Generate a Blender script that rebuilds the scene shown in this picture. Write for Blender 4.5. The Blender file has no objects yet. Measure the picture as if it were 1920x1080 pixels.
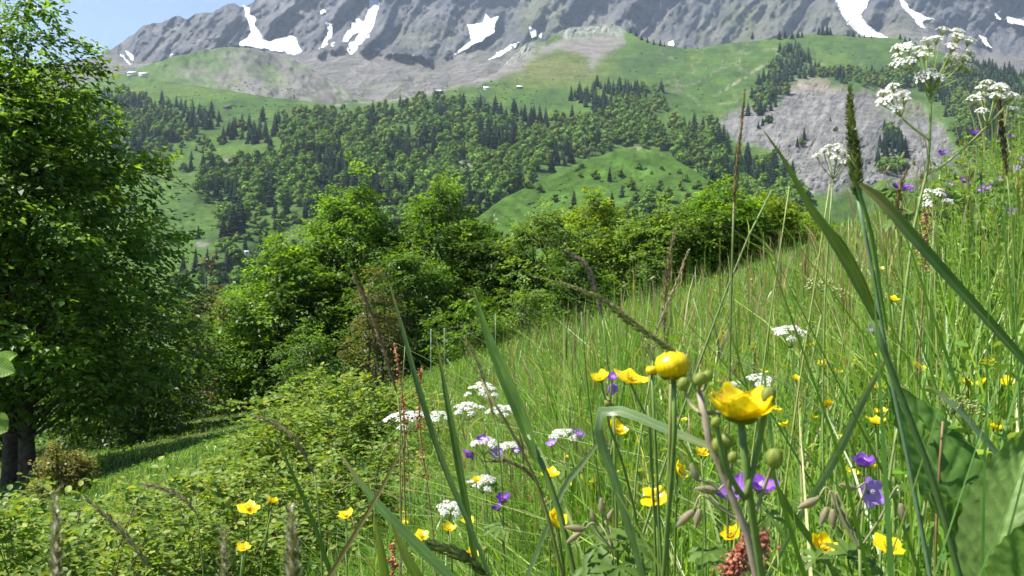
import bpy, bmesh, math, random
import numpy as np
from mathutils import Vector, Matrix

random.seed(11)
rng = np.random.default_rng(11)
SC = bpy.context.scene
COL = SC.collection

# ------------------------------------------------------------------ camera, sky, sun, exposure
cam_d = bpy.data.cameras.new('camera')
cam_d.sensor_width = 36.0
cam_d.lens = 18.0 / math.tan(math.radians(30))
cam_d.clip_start = 0.02
cam_d.clip_end = 30000
cam_d.dof.use_dof = True
cam_d.dof.focus_distance = 5.0
cam_d.dof.aperture_fstop = 32.0
cam = bpy.data.objects.new('camera', cam_d)
COL.objects.link(cam)
cam.location = (0, 0, 0)
cam.rotation_euler = (math.radians(90), 0, 0)
SC.camera = cam

SUN_EL = math.radians(57)
SUN_AZ = math.radians(-97)          # compass angle from +Y towards +X: the sun stands on the left
world = bpy.data.worlds.new('World')
SC.world = world
world.use_nodes = True
wn = world.node_tree.nodes
sky = wn.new('ShaderNodeTexSky')
sky.sky_type = 'NISHITA'
sky.sun_disc = False
sky.sun_elevation = SUN_EL
sky.sun_rotation = SUN_AZ
sky.altitude = 2400
sky.air_density = 1.0
sky.dust_density = 0.0
sky.ozone_density = 2.2
wn['Background'].inputs['Strength'].default_value = 0.075
world.node_tree.links.new(sky.outputs[0], wn['Background'].inputs['Color'])

sun_d = bpy.data.lights.new('sun', 'SUN')
sun_d.energy = 5.0
sun_d.angle = math.radians(0.53)
sun_d.color = (1.0, 0.94, 0.84)
sun = bpy.data.objects.new('sun', sun_d)
COL.objects.link(sun)
sun_dir = Vector((math.sin(SUN_AZ) * math.cos(SUN_EL), math.cos(SUN_AZ) * math.cos(SUN_EL), math.sin(SUN_EL)))
sun.rotation_euler = (-sun_dir).to_track_quat('-Z', 'Y').to_euler()
sun.location = (-30, 0, 60)

SC.view_settings.view_transform = 'Standard'
SC.view_settings.look = 'None'
SC.view_settings.exposure = 1.42
SC.view_settings.gamma = 1.0
SC.render.engine = 'CYCLES'
SC.cycles.max_bounces = 7
SC.cycles.diffuse_bounces = 4
SC.cycles.glossy_bounces = 2
SC.cycles.transmission_bounces = 4
SC.cycles.transparent_max_bounces = 4
SC.cycles.volume_bounces = 0
SC.cycles.use_denoising = True
SC.cycles.use_adaptive_sampling = True
SC.cycles.adaptive_threshold = 0.03
SC.cycles.adaptive_min_samples = 16

# ------------------------------------------------------------------ helpers
FX = 960.0 / math.tan(math.radians(30))


def P(px, py, D):
    return np.array([(px - 960.0) / FX * D, D, (540.0 - py) / FX * D])


def _h(a, b, seed):
    n = (a * 374761393 + b * 668265263 + seed * 1442695041) & 0xffffffff
    n = ((n ^ (n >> 13)) * 1274126177) & 0xffffffff
    n = ((n ^ (n >> 15)) * 2246822519) & 0xffffffff
    n = n ^ (n >> 16)
    return n / 4294967295.0


def vnoise(x, y, seed=0):
    x = np.asarray(x, float); y = np.asarray(y, float)
    xi = np.floor(x).astype(np.int64); yi = np.floor(y).astype(np.int64)
    xf = x - xi; yf = y - yi
    u = xf ** 3 * (xf * (xf * 6 - 15) + 10); v = yf ** 3 * (yf * (yf * 6 - 15) + 10)
    a = _h(xi, yi, seed); b = _h(xi + 1, yi, seed); c = _h(xi, yi + 1, seed); d = _h(xi + 1, yi + 1, seed)
    return (a + (b - a) * u) * (1 - v) + (c + (d - c) * u) * v


def fbm(x, y, octv=5, seed=0, gain=0.5):
    s = 0; a = 1.0; t = 0
    x = np.asarray(x, float); y = np.asarray(y, float)
    for i in range(octv):
        s = s + a * (2 * vnoise(x, y, seed + i * 17) - 1); t += a
        x, y = x * 1.9 + y * 0.55 + 5.3, y * 1.9 - x * 0.55 + 9.1
        a *= gain
    return s / t


def ridged(x, y, octv=5, seed=0, gain=0.55):
    s = 0; a = 1.0; t = 0
    x = np.asarray(x, float); y = np.asarray(y, float)
    for i in range(octv):
        s = s + a * (1 - np.abs(2 * vnoise(x, y, seed + i * 13) - 1)); t += a
        x, y = x * 2.03 + 3.7, y * 2.03 + 1.9
        a *= gain
    return s / t


def sstep(a, b, x):
    t = np.clip((np.asarray(x, float) - a) / (b - a), 0, 1)
    return t * t * (3 - 2 * t)


def inpoly(px, py, poly):
    px = np.asarray(px, float); py = np.asarray(py, float)
    r = np.zeros(px.shape, bool)
    n = len(poly)
    for i in range(n):
        x1, y1 = poly[i]; x2, y2 = poly[(i + 1) % n]
        if y1 == y2:
            continue
        c = ((y1 > py) != (y2 > py)) & (px < (x2 - x1) * (py - y1) / (y2 - y1) + x1)
        r ^= c
    return r


def polymask(px, py, poly, soft):
    """soft polygon membership: average of jittered hits"""
    m = 0.0
    for k in range(9):
        a = k * 2.399; r = soft * math.sqrt(k / 9.0)
        m = m + inpoly(px + r * math.cos(a), py + r * math.sin(a), poly)
    return m / 9.0


def mesh_np(name, V, faces, col=None, smooth=False, midx=None):
    me = bpy.data.meshes.new(name)
    V = np.asarray(V, np.float32).reshape(-1, 3)
    if not isinstance(faces, list):
        faces = [faces]
    faces = [np.asarray(f, np.int32) for f in faces if len(f)]
    loops = np.concatenate([f.ravel() for f in faces])
    tot = np.concatenate([np.full(len(f), f.shape[1], np.int32) for f in faces])
    start = np.concatenate([[0], np.cumsum(tot)[:-1]]).astype(np.int32)
    me.vertices.add(len(V)); me.vertices.foreach_set('co', V.ravel())
    me.loops.add(len(loops)); me.loops.foreach_set('vertex_index', loops)
    me.polygons.add(len(tot)); me.polygons.foreach_set('loop_start', start)
    me.polygons.foreach_set('loop_total', tot)
    if midx is not None:
        me.polygons.foreach_set('material_index', np.asarray(midx, np.int32))
    me.update(calc_edges=True)
    if smooth:
        me.polygons.foreach_set('use_smooth', np.ones(len(tot), bool))
    if col is not None:
        col = np.asarray(col, np.float32)
        if col.ndim == 1:
            col = np.tile(col[None, :3], (len(V), 1))
        c4 = np.ones((len(V), 4), np.float32); c4[:, :3] = col[:, :3]
        at = me.color_attributes.new('Col', 'FLOAT_COLOR', 'POINT')
        at.data.foreach_set('color', c4.ravel())
    return me


def link(name, me, mats, parent=None, loc=None):
    o = bpy.data.objects.new(name, me)
    COL.objects.link(o)
    if me is not None and mats is not None and not len(me.materials):
        for m in (mats if isinstance(mats, (list, tuple)) else [mats]):
            me.materials.append(m)
    if parent is not None:
        o.parent = parent
    if loc is not None:
        o.location = tuple(float(v) for v in loc)
    return o


def tag(o, label=None, cat=None, group=None, kind=None):
    if label: o['label'] = label
    if cat: o['category'] = cat
    if group: o['group'] = group
    if kind: o['kind'] = kind
    return o


def empty(name, loc, label, cat, group=None):
    o = bpy.data.objects.new(name, None)
    COL.objects.link(o)
    o.location = tuple(float(v) for v in loc)
    o.empty_display_size = 0.05
    return tag(o, label, cat, group)


class Geo:
    """collects geometry for one mesh"""
    def __init__(self):
        self.V = []; self.F = []; self.C = []; self.M = []; self.n = 0

    def add(self, V, F, col=None, m=0):
        V = np.asarray(V, float).reshape(-1, 3)
        for f in (F if isinstance(F, list) else [F]):
            f = np.asarray(f, np.int64)
            if len(f):
                self.F.append(f + self.n); self.M.append(np.full(len(f), m, np.int32))
        self.V.append(V)
        c = np.asarray(col if col is not None else (1, 1, 1), float)
        if c.ndim == 1: c = np.tile(c[None, :3], (len(V), 1))
        self.C.append(c[:, :3]); self.n += len(V)

    def build(self, name, mats, parent=None, smooth=False, origin=None):
        V = np.concatenate(self.V)
        if origin is not None: V = V - np.asarray(origin)[None]
        me = mesh_np(name, V, self.F, np.concatenate(self.C), smooth, np.concatenate(self.M))
        return link(name, me, mats, parent)


def catmull(pts, n):
    pts = np.asarray(pts, float)
    if len(pts) == 2:
        t = np.linspace(0, 1, n)[:, None]
        return pts[0] * (1 - t) + pts[1] * t
    # cubic through the points, spaced by chord length so long last pieces do not overshoot
    seg = np.maximum(np.linalg.norm(np.diff(pts, axis=0), axis=1), 1e-9)
    tk = np.concatenate([[0], np.cumsum(seg)])
    sl = np.diff(pts, axis=0) / seg[:, None]
    m = np.empty_like(pts); m[0] = sl[0]; m[-1] = sl[-1]
    m[1:-1] = (sl[:-1] * seg[1:, None] + sl[1:] * seg[:-1, None]) / (seg[1:] + seg[:-1])[:, None]
    u = np.linspace(0, tk[-1], n)
    i = np.clip(np.searchsorted(tk, u, 'right') - 1, 0, len(seg) - 1)
    h = seg[i][:, None]; t = (u - tk[i])[:, None] / h
    return (2 * t ** 3 - 3 * t ** 2 + 1) * pts[i] + (t ** 3 - 2 * t ** 2 + t) * h * m[i] + (-2 * t ** 3 + 3 * t ** 2) * pts[i + 1] + (t ** 3 - t ** 2) * h * m[i + 1]


def norm(v):
    v = np.asarray(v, float)
    return v / np.maximum(np.linalg.norm(v, axis=-1, keepdims=True), 1e-12)


def tube(pts, rad, seg=6, closed=True):
    pts = np.asarray(pts, float); n = len(pts)
    rad = np.broadcast_to(np.asarray(rad, float), (n,))
    T = norm(np.gradient(pts, axis=0))
    up = np.array([0.31, 0.77, 0.2]) if abs(T[0] @ norm(np.array([0.31, 0.77, 0.2]))) < 0.9 else np.array([1., 0, 0])
    A = norm(np.cross(T, up)); B = np.cross(T, A)
    a = np.linspace(0, 2 * np.pi, seg, endpoint=False)
    V = pts[:, None] + rad[:, None, None] * (A[:, None] * np.cos(a)[None, :, None] + B[:, None] * np.sin(a)[None, :, None])
    i = np.arange(n - 1)[:, None] * seg; j = np.arange(seg)[None]
    j2 = (j + 1) % seg
    F = np.stack([i + j, i + j2, i + seg + j2, i + seg + j], -1).reshape(-1, 4)
    out = [F]
    if closed:
        out.append(np.array([list(range(seg))[::-1], list(range((n - 1) * seg, n * seg))]))
    return V.reshape(-1, 3), out


RIB = 11


def ribbon(pts, widths, face, fold=0.25, twist=0.0, n=None):
    """a leaf blade: three verts across, folded along the midrib"""
    pts = np.asarray(pts, float)
    n = n or max(6, 3 * len(pts))
    c = catmull(pts, n)
    ch = np.concatenate([[0], np.cumsum(np.linalg.norm(np.diff(pts, axis=0), axis=1))]); ch = ch / ch[-1]
    kk = min(len(widths), len(ch))
    w = np.interp(np.linspace(0, 1, n), ch[:kk], widths[:kk])
    T = norm(np.gradient(c, axis=0))
    f = np.tile(norm(np.asarray(face, float))[None], (n, 1))
    S = norm(np.cross(T, f)); N = np.cross(S, T)
    a = np.linspace(0, twist, n)[:, None]
    S, N = S * np.cos(a) + N * np.sin(a), N * np.cos(a) - S * np.sin(a)
    q = np.linspace(-0.5, 0.5, RIB)
    rib = np.where(np.arange(RIB) % 2 == 0, 0.0, 0.025)
    V = (c[:, None] + S[:, None] * (q[None] * w[:, None])[..., None] + N[:, None] * ((fold * np.abs(q) ** 1.2 + rib)[None] * w[:, None])[..., None]).reshape(-1, 3)
    i = np.arange(n - 1)[:, None] * RIB; j = np.arange(RIB - 1)[None]
    F = np.stack([i + j, i + j + 1, i + j + RIB + 1, i + j + RIB], -1).reshape(-1, 4)
    return V, F


def blob(seg=8, rings=6):
    """unit UV ball"""
    th = np.linspace(0, np.pi, rings + 1)[1:-1]
    a = np.linspace(0, 2 * np.pi, seg, endpoint=False)
    V = [[0, 0, 1.0]]
    for t in th:
        for b in a:
            V.append([math.sin(t) * math.cos(b), math.sin(t) * math.sin(b), math.cos(t)])
    V.append([0, 0, -1.0])
    F4 = []; F3 = []
    for k in range(seg):
        F3.append([0, 1 + k, 1 + (k + 1) % seg])
        q = 1 + (len(th) - 1) * seg
        F3.append([len(V) - 1, q + (k + 1) % seg, q + k])
    for r in range(len(th) - 1):
        for k in range(seg):
            F4.append([1 + r * seg + k, 1 + (r + 1) * seg + k, 1 + (r + 1) * seg + (k + 1) % seg, 1 + r * seg + (k + 1) % seg])
    return np.array(V), [np.array(F4), np.array(F3)]


def ico(sub):
    bm = bmesh.new()
    bmesh.ops.create_icosphere(bm, subdivisions=sub, radius=1.0)
    bm.verts.ensure_lookup_table()
    V = np.array([v.co[:] for v in bm.verts]); F = np.array([[v.index for v in f.verts] for f in bm.faces])
    bm.free()
    return V, F


ICO1 = ico(1); ICO2 = ico(2); BALL = blob(8, 6); BALLS = blob(6, 4)


def align(axis, roll=0.0):
    """3x3 whose z column is axis"""
    z = norm(np.asarray(axis, float))
    x = norm(np.cross([0.0, 1.0, 0.15], z)) if abs(z[1]) < 0.95 else norm(np.cross([1.0, 0, 0], z))
    y = np.cross(z, x)
    c, s = math.cos(roll), math.sin(roll)
    return np.stack([x * c + y * s, y * c - x * s, z], 1)


# ------------------------------------------------------------------ materials
def nodes(name):
    m = bpy.data.materials.new(name); m.use_nodes = True
    nt = m.node_tree; nt.nodes.clear()
    return m, nt, nt.nodes, nt.links


def N(nt, t, **kw):
    n = nt.nodes.new(t)
    for k, v in kw.items(): setattr(n, k, v)
    return n


def mul_rgb(nt, a, b):
    m = N(nt, 'ShaderNodeMix', data_type='RGBA', blend_type='MULTIPLY')
    m.inputs[0].default_value = 1.0
    nt.links.new(a, m.inputs[6])
    if isinstance(b, tuple): m.inputs[7].default_value = (*b, 1)
    else: nt.links.new(b, m.inputs[7])
    return m.outputs[2]


def foliage_mat(name, transl=0.4, tint=(1.35, 1.35, 0.55), rough=0.45, spec=0.35, scale=40.0, vary=0.35, objrand=0.0, gain=1.0):
    """leaf tissue: colour attribute, small mottling, light passing through"""
    m, nt, nn, ll = nodes(name)
    at = N(nt, 'ShaderNodeAttribute'); at.attribute_name = 'Col'
    tc = N(nt, 'ShaderNodeTexCoord')
    no = N(nt, 'ShaderNodeTexNoise'); no.inputs['Scale'].default_value = scale; no.inputs['Detail'].default_value = 3
    ll.new(tc.outputs['Object'], no.inputs['Vector'])
    mr = N(nt, 'ShaderNodeMapRange'); mr.inputs[1].default_value = 0.25; mr.inputs[2].default_value = 0.75
    mr.inputs[3].default_value = (1 - vary) * gain; mr.inputs[4].default_value = (1 + vary) * gain
    ll.new(no.outputs['Fac'], mr.inputs[0])
    c = mul_rgb(nt, at.outputs['Color'], mr.outputs[0])
    if objrand:
        oi = N(nt, 'ShaderNodeObjectInfo')
        r2 = N(nt, 'ShaderNodeMapRange'); r2.inputs[3].default_value = 1 - objrand; r2.inputs[4].default_value = 1 + objrand
        ll.new(oi.outputs['Random'], r2.inputs[0])
        c = mul_rgb(nt, c, r2.outputs[0])
    pb = N(nt, 'ShaderNodeBsdfPrincipled'); pb.inputs['Roughness'].default_value = rough
    pb.inputs['Specular IOR Level'].default_value = spec
    ll.new(c, pb.inputs['Base Color'])
    tr = N(nt, 'ShaderNodeBsdfTranslucent')
    ll.new(mul_rgb(nt, c, tint), tr.inputs['Color'])
    mx = N(nt, 'ShaderNodeMixShader'); mx.inputs[0].default_value = transl
    ll.new(pb.outputs[0], mx.inputs[1]); ll.new(tr.outputs[0], mx.inputs[2])
    out = N(nt, 'ShaderNodeOutputMaterial'); ll.new(mx.outputs[0], out.inputs['Surface'])
    return m


def ground_mat(name, s1, s2, bump_d, vary=0.35, rough=0.95, bump=0.6):
    """terrain: zone colours of the surface in the attribute, two scales of mottling and relief"""
    m, nt, nn, ll = nodes(name)
    at = N(nt, 'ShaderNodeAttribute'); at.attribute_name = 'Col'
    tc = N(nt, 'ShaderNodeTexCoord')
    c = at.outputs['Color']; hs = []
    for s, v in ((s1, vary), (s2, vary * 0.8)):
        no = N(nt, 'ShaderNodeTexNoise'); no.inputs['Scale'].default_value = s; no.inputs['Detail'].default_value = 6
        no.inputs['Roughness'].default_value = 0.65
        ll.new(tc.outputs['Object'], no.inputs['Vector'])
        mr = N(nt, 'ShaderNodeMapRange'); mr.inputs[1].default_value = 0.28; mr.inputs[2].default_value = 0.72
        mr.inputs[3].default_value = 1 - v; mr.inputs[4].default_value = 1 + v
        ll.new(no.outputs['Fac'], mr.inputs[0]); c = mul_rgb(nt, c, mr.outputs[0]); hs.append(no)
    bp = N(nt, 'ShaderNodeBump'); bp.inputs['Strength'].default_value = bump; bp.inputs['Distance'].default_value = bump_d
    ll.new(hs[1].outputs['Fac'], bp.inputs['Height'])
    pb = N(nt, 'ShaderNodeBsdfPrincipled'); pb.inputs['Roughness'].default_value = rough
    pb.inputs['Specular IOR Level'].default_value = 0.1
    ll.new(c, pb.inputs['Base Color']); ll.new(bp.outputs[0], pb.inputs['Normal'])
    out = N(nt, 'ShaderNodeOutputMaterial'); ll.new(pb.outputs[0], out.inputs['Surface'])
    return m


def plain_mat(name, col, rough=0.6, spec=0.3, scale=30.0, vary=0.25, bump=0.0, sheen=None):
    m, nt, nn, ll = nodes(name)
    tc = N(nt, 'ShaderNodeTexCoord')
    no = N(nt, 'ShaderNodeTexNoise'); no.inputs['Scale'].default_value = scale; no.inputs['Detail'].default_value = 5
    ll.new(tc.outputs['Object'], no.inputs['Vector'])
    mr = N(nt, 'ShaderNodeMapRange'); mr.inputs[1].default_value = 0.25; mr.inputs[2].default_value = 0.75
    mr.inputs[3].default_value = 1 - vary; mr.inputs[4].default_value = 1 + vary
    ll.new(no.outputs['Fac'], mr.inputs[0])
    rgb = N(nt, 'ShaderNodeRGB'); rgb.outputs[0].default_value = (*col, 1)
    c = mul_rgb(nt, rgb.outputs[0], mr.outputs[0])
    pb = N(nt, 'ShaderNodeBsdfPrincipled'); pb.inputs['Roughness'].default_value = rough
    pb.inputs['Specular IOR Level'].default_value = spec
    ll.new(c, pb.inputs['Base Color'])
    if bump:
        bp = N(nt, 'ShaderNodeBump'); bp.inputs['Strength'].default_value = 0.8; bp.inputs['Distance'].default_value = bump
        ll.new(no.outputs['Fac'], bp.inputs['Height']); ll.new(bp.outputs[0], pb.inputs['Normal'])
    out = N(nt, 'ShaderNodeOutputMaterial'); ll.new(pb.outputs[0], out.inputs['Surface'])
    return m


M_ROCK = ground_mat('mountain_rock', 0.010, 0.028, 38.0, 0.36, bump=1.0)
M_CLIFF = ground_mat('cliff_shale', 0.04, 0.13, 7.0, 0.34, bump=1.0)
M_HILL = ground_mat('hillside_turf', 0.03, 0.16, 3.0, 0.34, bump=0.8)
M_MEADOW = ground_mat('meadow_soil', 0.5, 6.0, 0.08, 0.35)
M_SNOW = plain_mat('old_snow', (0.64, 0.66, 0.68), 0.7, 0.15, 0.012, 0.16, 6.0)
M_LEAF = foliage_mat('tree_leaf', 0.52, scale=3.0, vary=0.2)
M_FAR = foliage_mat('far_crown', 0.0, rough=0.9, spec=0.05, scale=0.8, vary=0.45, objrand=0.28)
M_GRASS = foliage_mat('grass_leaf', 0.45, rough=0.36, spec=0.5, scale=25.0, vary=0.2, gain=1.12)
M_HERB = foliage_mat('herb_leaf', 0.42, rough=0.5, spec=0.25, scale=60.0, vary=0.22)
M_BARK = plain_mat('bark', (0.085, 0.07, 0.055), 0.9, 0.1, 9.0, 0.5, 0.03)
# ------------------------------------------------------------------ the land
GRASS_A = np.array([0.052, 0.100, 0.017]); GRASS_B = np.array([0.10, 0.115, 0.038])
ROCK = np.array([0.108, 0.110, 0.121]); SCREE = np.array([0.160, 0.152, 0.140]); SHALE = np.array([0.170, 0.168, 0.162])


def ground(x, y):
    """height of the near meadow: a slope rising to the right, with an edge where it drops into the valley"""
    x = np.asarray(x, float); y = np.asarray(y, float)
    xl = np.where(x < -8, -8 + (x + 8) * 0.6, x)
    xl = np.where(xl > 25, 25 + (xl - 25) * 0.7, xl)
    z = -0.85 + 0.31 * xl - 0.03 * y
    z = z - 0.95 * np.exp(-((x - 3.5) / 7.0) ** 2) * sstep(13, 36, y)
    edge = 50 + 0.25 * x + 3 * np.sin(x * 0.15)
    d = np.maximum(y - edge, 0)
    z = z - 0.55 * (np.sqrt(d * d + 16) - 4)
    dl = np.maximum(-x - 24, 0)
    z = z - 0.45 * (np.sqrt(dl * dl + 16) - 4)
    far = sstep(3, 14, y)
    z = z + far * 0.28 * fbm(x * 0.16, y * 0.16, 4, 3) + 0.04 * fbm(x * 0.9, y * 0.9, 3, 8)
    return np.maximum(z, -62.0)


def grid_faces(nu, nv):
    i = np.arange(nu - 1)[:, None] * nv; j = np.arange(nv - 1)[None]
    return np.stack([i + j, i + nv + j, i + nv + j + 1, i + j + 1], -1).reshape(-1, 4)


gx = np.concatenate([np.linspace(-140, -30, 45)[:-1], np.linspace(-30, 30, 121)[:-1], np.linspace(30, 120, 37)])
gy = np.concatenate([np.linspace(-25, 0, 22)[:-1], np.linspace(0, 60, 131)[:-1], np.linspace(60, 190, 53)])
GX, GY = np.meshgrid(gx, gy, indexing='ij')
GZ = ground(GX, GY)
cm = fbm(GX * 0.3, GY * 0.3, 4, 21)[..., None]
gc = np.array([0.055, 0.085, 0.022]) * (1 + 0.35 * cm) + np.array([0.025, 0.012, 0.004]) * np.clip(-cm, 0, 1)
o = link('meadow_ground', mesh_np('meadow_ground', np.stack([GX, GY, GZ], -1), grid_faces(len(gx), len(gy)), gc.reshape(-1, 3), True), M_MEADOW)
tag(o, kind='structure', label='grassy meadow slope falling away to the valley')

# valley floor sheet out to the horizon
a = np.linspace(0, 2 * np.pi, 97)[:-1]
rr = np.array([0.0, 60, 150, 400, 1000, 2500, 6000, 14000])
V = [(0, 0, -62.5)]
for r in rr[1:]:
    for t in a: V.append((r * math.cos(t), r * math.sin(t), -62.5 - 0.0 * r))
F4 = []; F3 = [[0, 1 + k, 1 + (k + 1) % 96] for k in range(96)]
for r in range(len(rr) - 2):
    for k in range(96):
        F4.append([1 + r * 96 + k, 1 + (r + 1) * 96 + k, 1 + (r + 1) * 96 + (k + 1) % 96, 1 + r * 96 + (k + 1) % 96])
o = link('valley_ground', mesh_np('valley_ground', V, [np.array(F4), np.array(F3)], (0.06, 0.10, 0.03)), M_HILL)
tag(o, kind='structure', label='green valley floor below the meadow')


def layer(name, x0, x1, step, sky_pts, bot_pts, rows, dist, disp, colour, mat, label, back=250.0):
    """a slope of the valley: columns by bearing, rows by height, each point at its own distance"""
    px = np.arange(x0, x1 + step, step, dtype=float)
    top = np.interp(px, [p[0] for p in sky_pts], [p[1] for p in sky_pts])
    top = top + (fbm(px / 22.0, px * 0 + 3.3, 4, 5) * 5 + fbm(px / 5.0, px * 0, 2, 9) * 1.5) * skyrough[name]
    bot = np.interp(px, [p[0] for p in bot_pts], [p[1] for p in bot_pts])
    t = np.linspace(0, 1, rows)
    PX = np.repeat(px[:, None], rows, 1)
    PY = bot[:, None] + (top - bot)[:, None] * t[None]
    D = dist(PX, PY) + disp(PX, PY)
    C = colour(PX, PY)
    X = (PX - 960) / FX * D; Z = (540 - PY) / FX * D
    # far side of the crest, falling away behind
    bk = []
    for k in (1, 2, 3):
        Db = D[:, -1:] + back * k
        bk.append(((PX[:, -1:] - 960) / FX * Db, Db, Z[:, -1:] - back * 0.12 * k * k))
    X = np.concatenate([X] + [b[0] for b in bk], 1); Y = np.concatenate([D] + [b[1] for b in bk], 1)
    Z = np.concatenate([Z] + [b[2] for b in bk], 1)
    C = np.concatenate([C] + [C[:, -1:]] * 3, 1)
    o = link(name, mesh_np(name, np.stack([X, Y, Z], -1), grid_faces(len(px), rows + 3), C.reshape(-1, 3), name != 'mountain'), mat)
    if name == 'hillside':
        o.data.materials.append(M_CLIFF)
        k = cliffness(PX, PY) + polymask(PX, PY, KNOLL_ROCK, 6) + polymask(PX, PY, OUTCROP, 5)
        k = np.concatenate([k, np.zeros((len(px), 3))], 1).ravel()[grid_faces(len(px), rows + 3)].mean(1) > 0.5
        o.data.polygons.foreach_set('material_index', k.astype(np.int32)); o.data.polygons.foreach_set('use_smooth', ~k)
    tag(o, kind='structure', label=label)
    return o


skyrough = {'mountain': 1.0, 'rounded_hill': 0.5, 'hillside': 0.35, 'meadow_spur': 0.2}

# ---- mountain wall
SNOW = [
    ('snowfield filling the gully under the jagged summit on the far left of the wall', [(455, 10), (468, 14), (470, 28), (481, 35), (479, 50), (490, 65), (503, 78), (517, 73), (545, 66), (555, 68), (561, 85), (566, 98), (550, 105), (535, 97), (515, 97), (500, 92), (480, 89), (450, 86), (446, 80), (465, 70), (470, 55), (462, 35)]),
    ('tall branching snow couloir reaching the top edge above the scree', [(688, -40), (716, -40), (711, 15), (702, 45), (692, 70), (674, 85), (661, 104), (650, 95), (652, 82), (665, 75), (673, 60), (660, 65), (650, 80), (640, 75), (650, 58), (660, 52), (658, 40), (668, 45), (668, 33), (681, 38), (692, 18)]),
    ('thin curved snow streak between the two largest snow gullies', [(609, 38), (625, 45), (623, 65), (612, 85), (596, 93), (607, 76), (616, 60)]),
    ('snow patch with a long tapering tail at the middle of the wall', [(875, 45), (905, 42), (910, 26), (918, 34), (938, 28), (928, 45), (926, 62), (905, 75), (870, 95), (826, 114), (850, 100), (884, 76), (880, 60)]),
    ('narrow diagonal snow strip above the grey rock outcrop', [(976, 75), (971, 86), (940, 103), (911, 117), (930, 100), (955, 85)]),
    ('small rounded snow patch above the wooded knoll', [(992, 50), (1004, 55), (1007, 66), (997, 72), (992, 62)]),
    ('tiny snow fleck beside the small rounded snow patch', [(1010, 66), (1018, 60), (1014, 73)]),
    ('broad bright snow gully behind the pasture crest with spruces', [(1552, -30), (1636, -30), (1626, 12), (1614, 24), (1624, 44), (1645, 60), (1668, 72), (1650, 82), (1630, 72), (1605, 60), (1590, 45), (1576, 26)]),
    ('thin forked snow ribbon right of the broad snow gully', [(1680, -10), (1697, 3), (1706, 15), (1730, 28), (1765, 38), (1742, 35), (1728, 40), (1738, 56), (1725, 50), (1712, 35), (1698, 21), (1690, 10)]),
    ('short slanting snow fleck high on the right rock face', [(1864, 20), (1878, 38), (1870, 37)]),
    ('flat snow strip cut by the right edge of the picture', [(1886, 30), (1950, 46), (1950, 58), (1890, 42)]),
    ('small snow trickle above the right forest', [(1834, 64), (1850, 73), (1860, 92), (1846, 82)]),
    ('thin straight snow line near the left foot of the wall', [(221, 97), (231, 104), (250, 124), (240, 119)]),
    ('short snow streak beside the thin straight snow line', [(235, 95), (248, 101), (252, 116), (243, 111)]),
    ('small snow patch midway along the left ridge', [(317, 108), (320, 100), (326, 98), (323, 106)]),
    ('small snow patch near the top edge by the tall couloir', [(599, 21), (608, 16), (613, 23), (603, 27)]),
    ('small snow spot between scree and the tall couloir', [(619, 82), (629, 77), (630, 85), (622, 88)]),
    ('tiny snow fleck on the scree under the middle of the wall', [(771, 103), (776, 101), (776, 108)]),
    ('small snow remnant in the gap beyond the wooded knoll', [(1251, 82), (1262, 75), (1266, 82), (1258, 90)]),
]


def snowmask(px, py):
    m = np.zeros(np.shape(px))
    for _, poly in SNOW:
        q = np.array(poly, float)
        k = (px > q[:, 0].min() - 14) & (px < q[:, 0].max() + 14) & (py > q[:, 1].min() - 14) & (py < q[:, 1].max() + 14)
        if k.any(): m[k] = np.maximum(m[k], polymask(px[k], py[k], poly, 9))
    return m


def d_mount(px, py):
    d = np.interp(py, [-260, -150, 0, 60, 100, 150, 200, 260], [4300, 4000, 3500, 3150, 2800, 2350, 2050, 1850])
    # buttresses: broad forms stepping out of the wall
    return d


ROCKLINE = [(100, 118), (200, 116), (330, 112), (430, 95), (560, 104), (640, 98), (700, 92), (780, 114), (850, 108), (930, 96), (1000, 84), (1060, 70), (1200, 90), (1330, 92), (1500, 88), (1640, 60), (1700, 35), (1760, 60), (1830, 88), (1920, 102), (2300, 120)]


def rockness(px, py):
    line = np.interp(px, [p[0] for p in ROCKLINE], [p[1] for p in ROCKLINE])
    line = line + 16 * fbm(px / 26, py / 60, 4, 31) + 10 * fbm(px / 90, py / 90, 2, 12)
    return sstep(7, -9, py - line)


def s_mount(px, py):
    w = px / 1.0; h = py
    r = rockness(px, py)
    warp = 26 * fbm(px / 60, py / 60, 4, 40, 0.6)
    # ribs lean: the strata run down to the left
    u = (w + 0.55 * h + warp); v = (h - 0.25 * w)
    ribs = ridged(u / 190, v / 330, 2, 41, 0.5)
    fine = ridged((w + 0.75 * h + 0.8 * warp) / 48, (h - 0.3 * w) / 170, 4, 47, 0.62)
    strata = ridged((h - 0.55 * w + 0.35 * warp) / 15, (w + h) / 260, 3, 48, 0.6)
    crag = fbm((w + 0.5 * h) / 13, (h - 0.3 * w) / 20, 4, 50, 0.62)
    big = fbm(w / 210, h / 260, 3, 49)
    dd = r * (-640 * (ribs - 0.68) - 310 * (fine - 0.62) - 42 * (strata - 0.5) - 60 * crag) - 240 * big
    # scree fans: smooth shallow furrows
    dd = dd + (1 - r) * (-22 * ridged((w + 0.9 * h) / 34, h / 150, 3, 53) + 10 * fbm(w / 18, h / 18, 3, 55))
    m = snowmask(px, py)
    return dd * (1 - m) + (-240 * big + 6) * m


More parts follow.
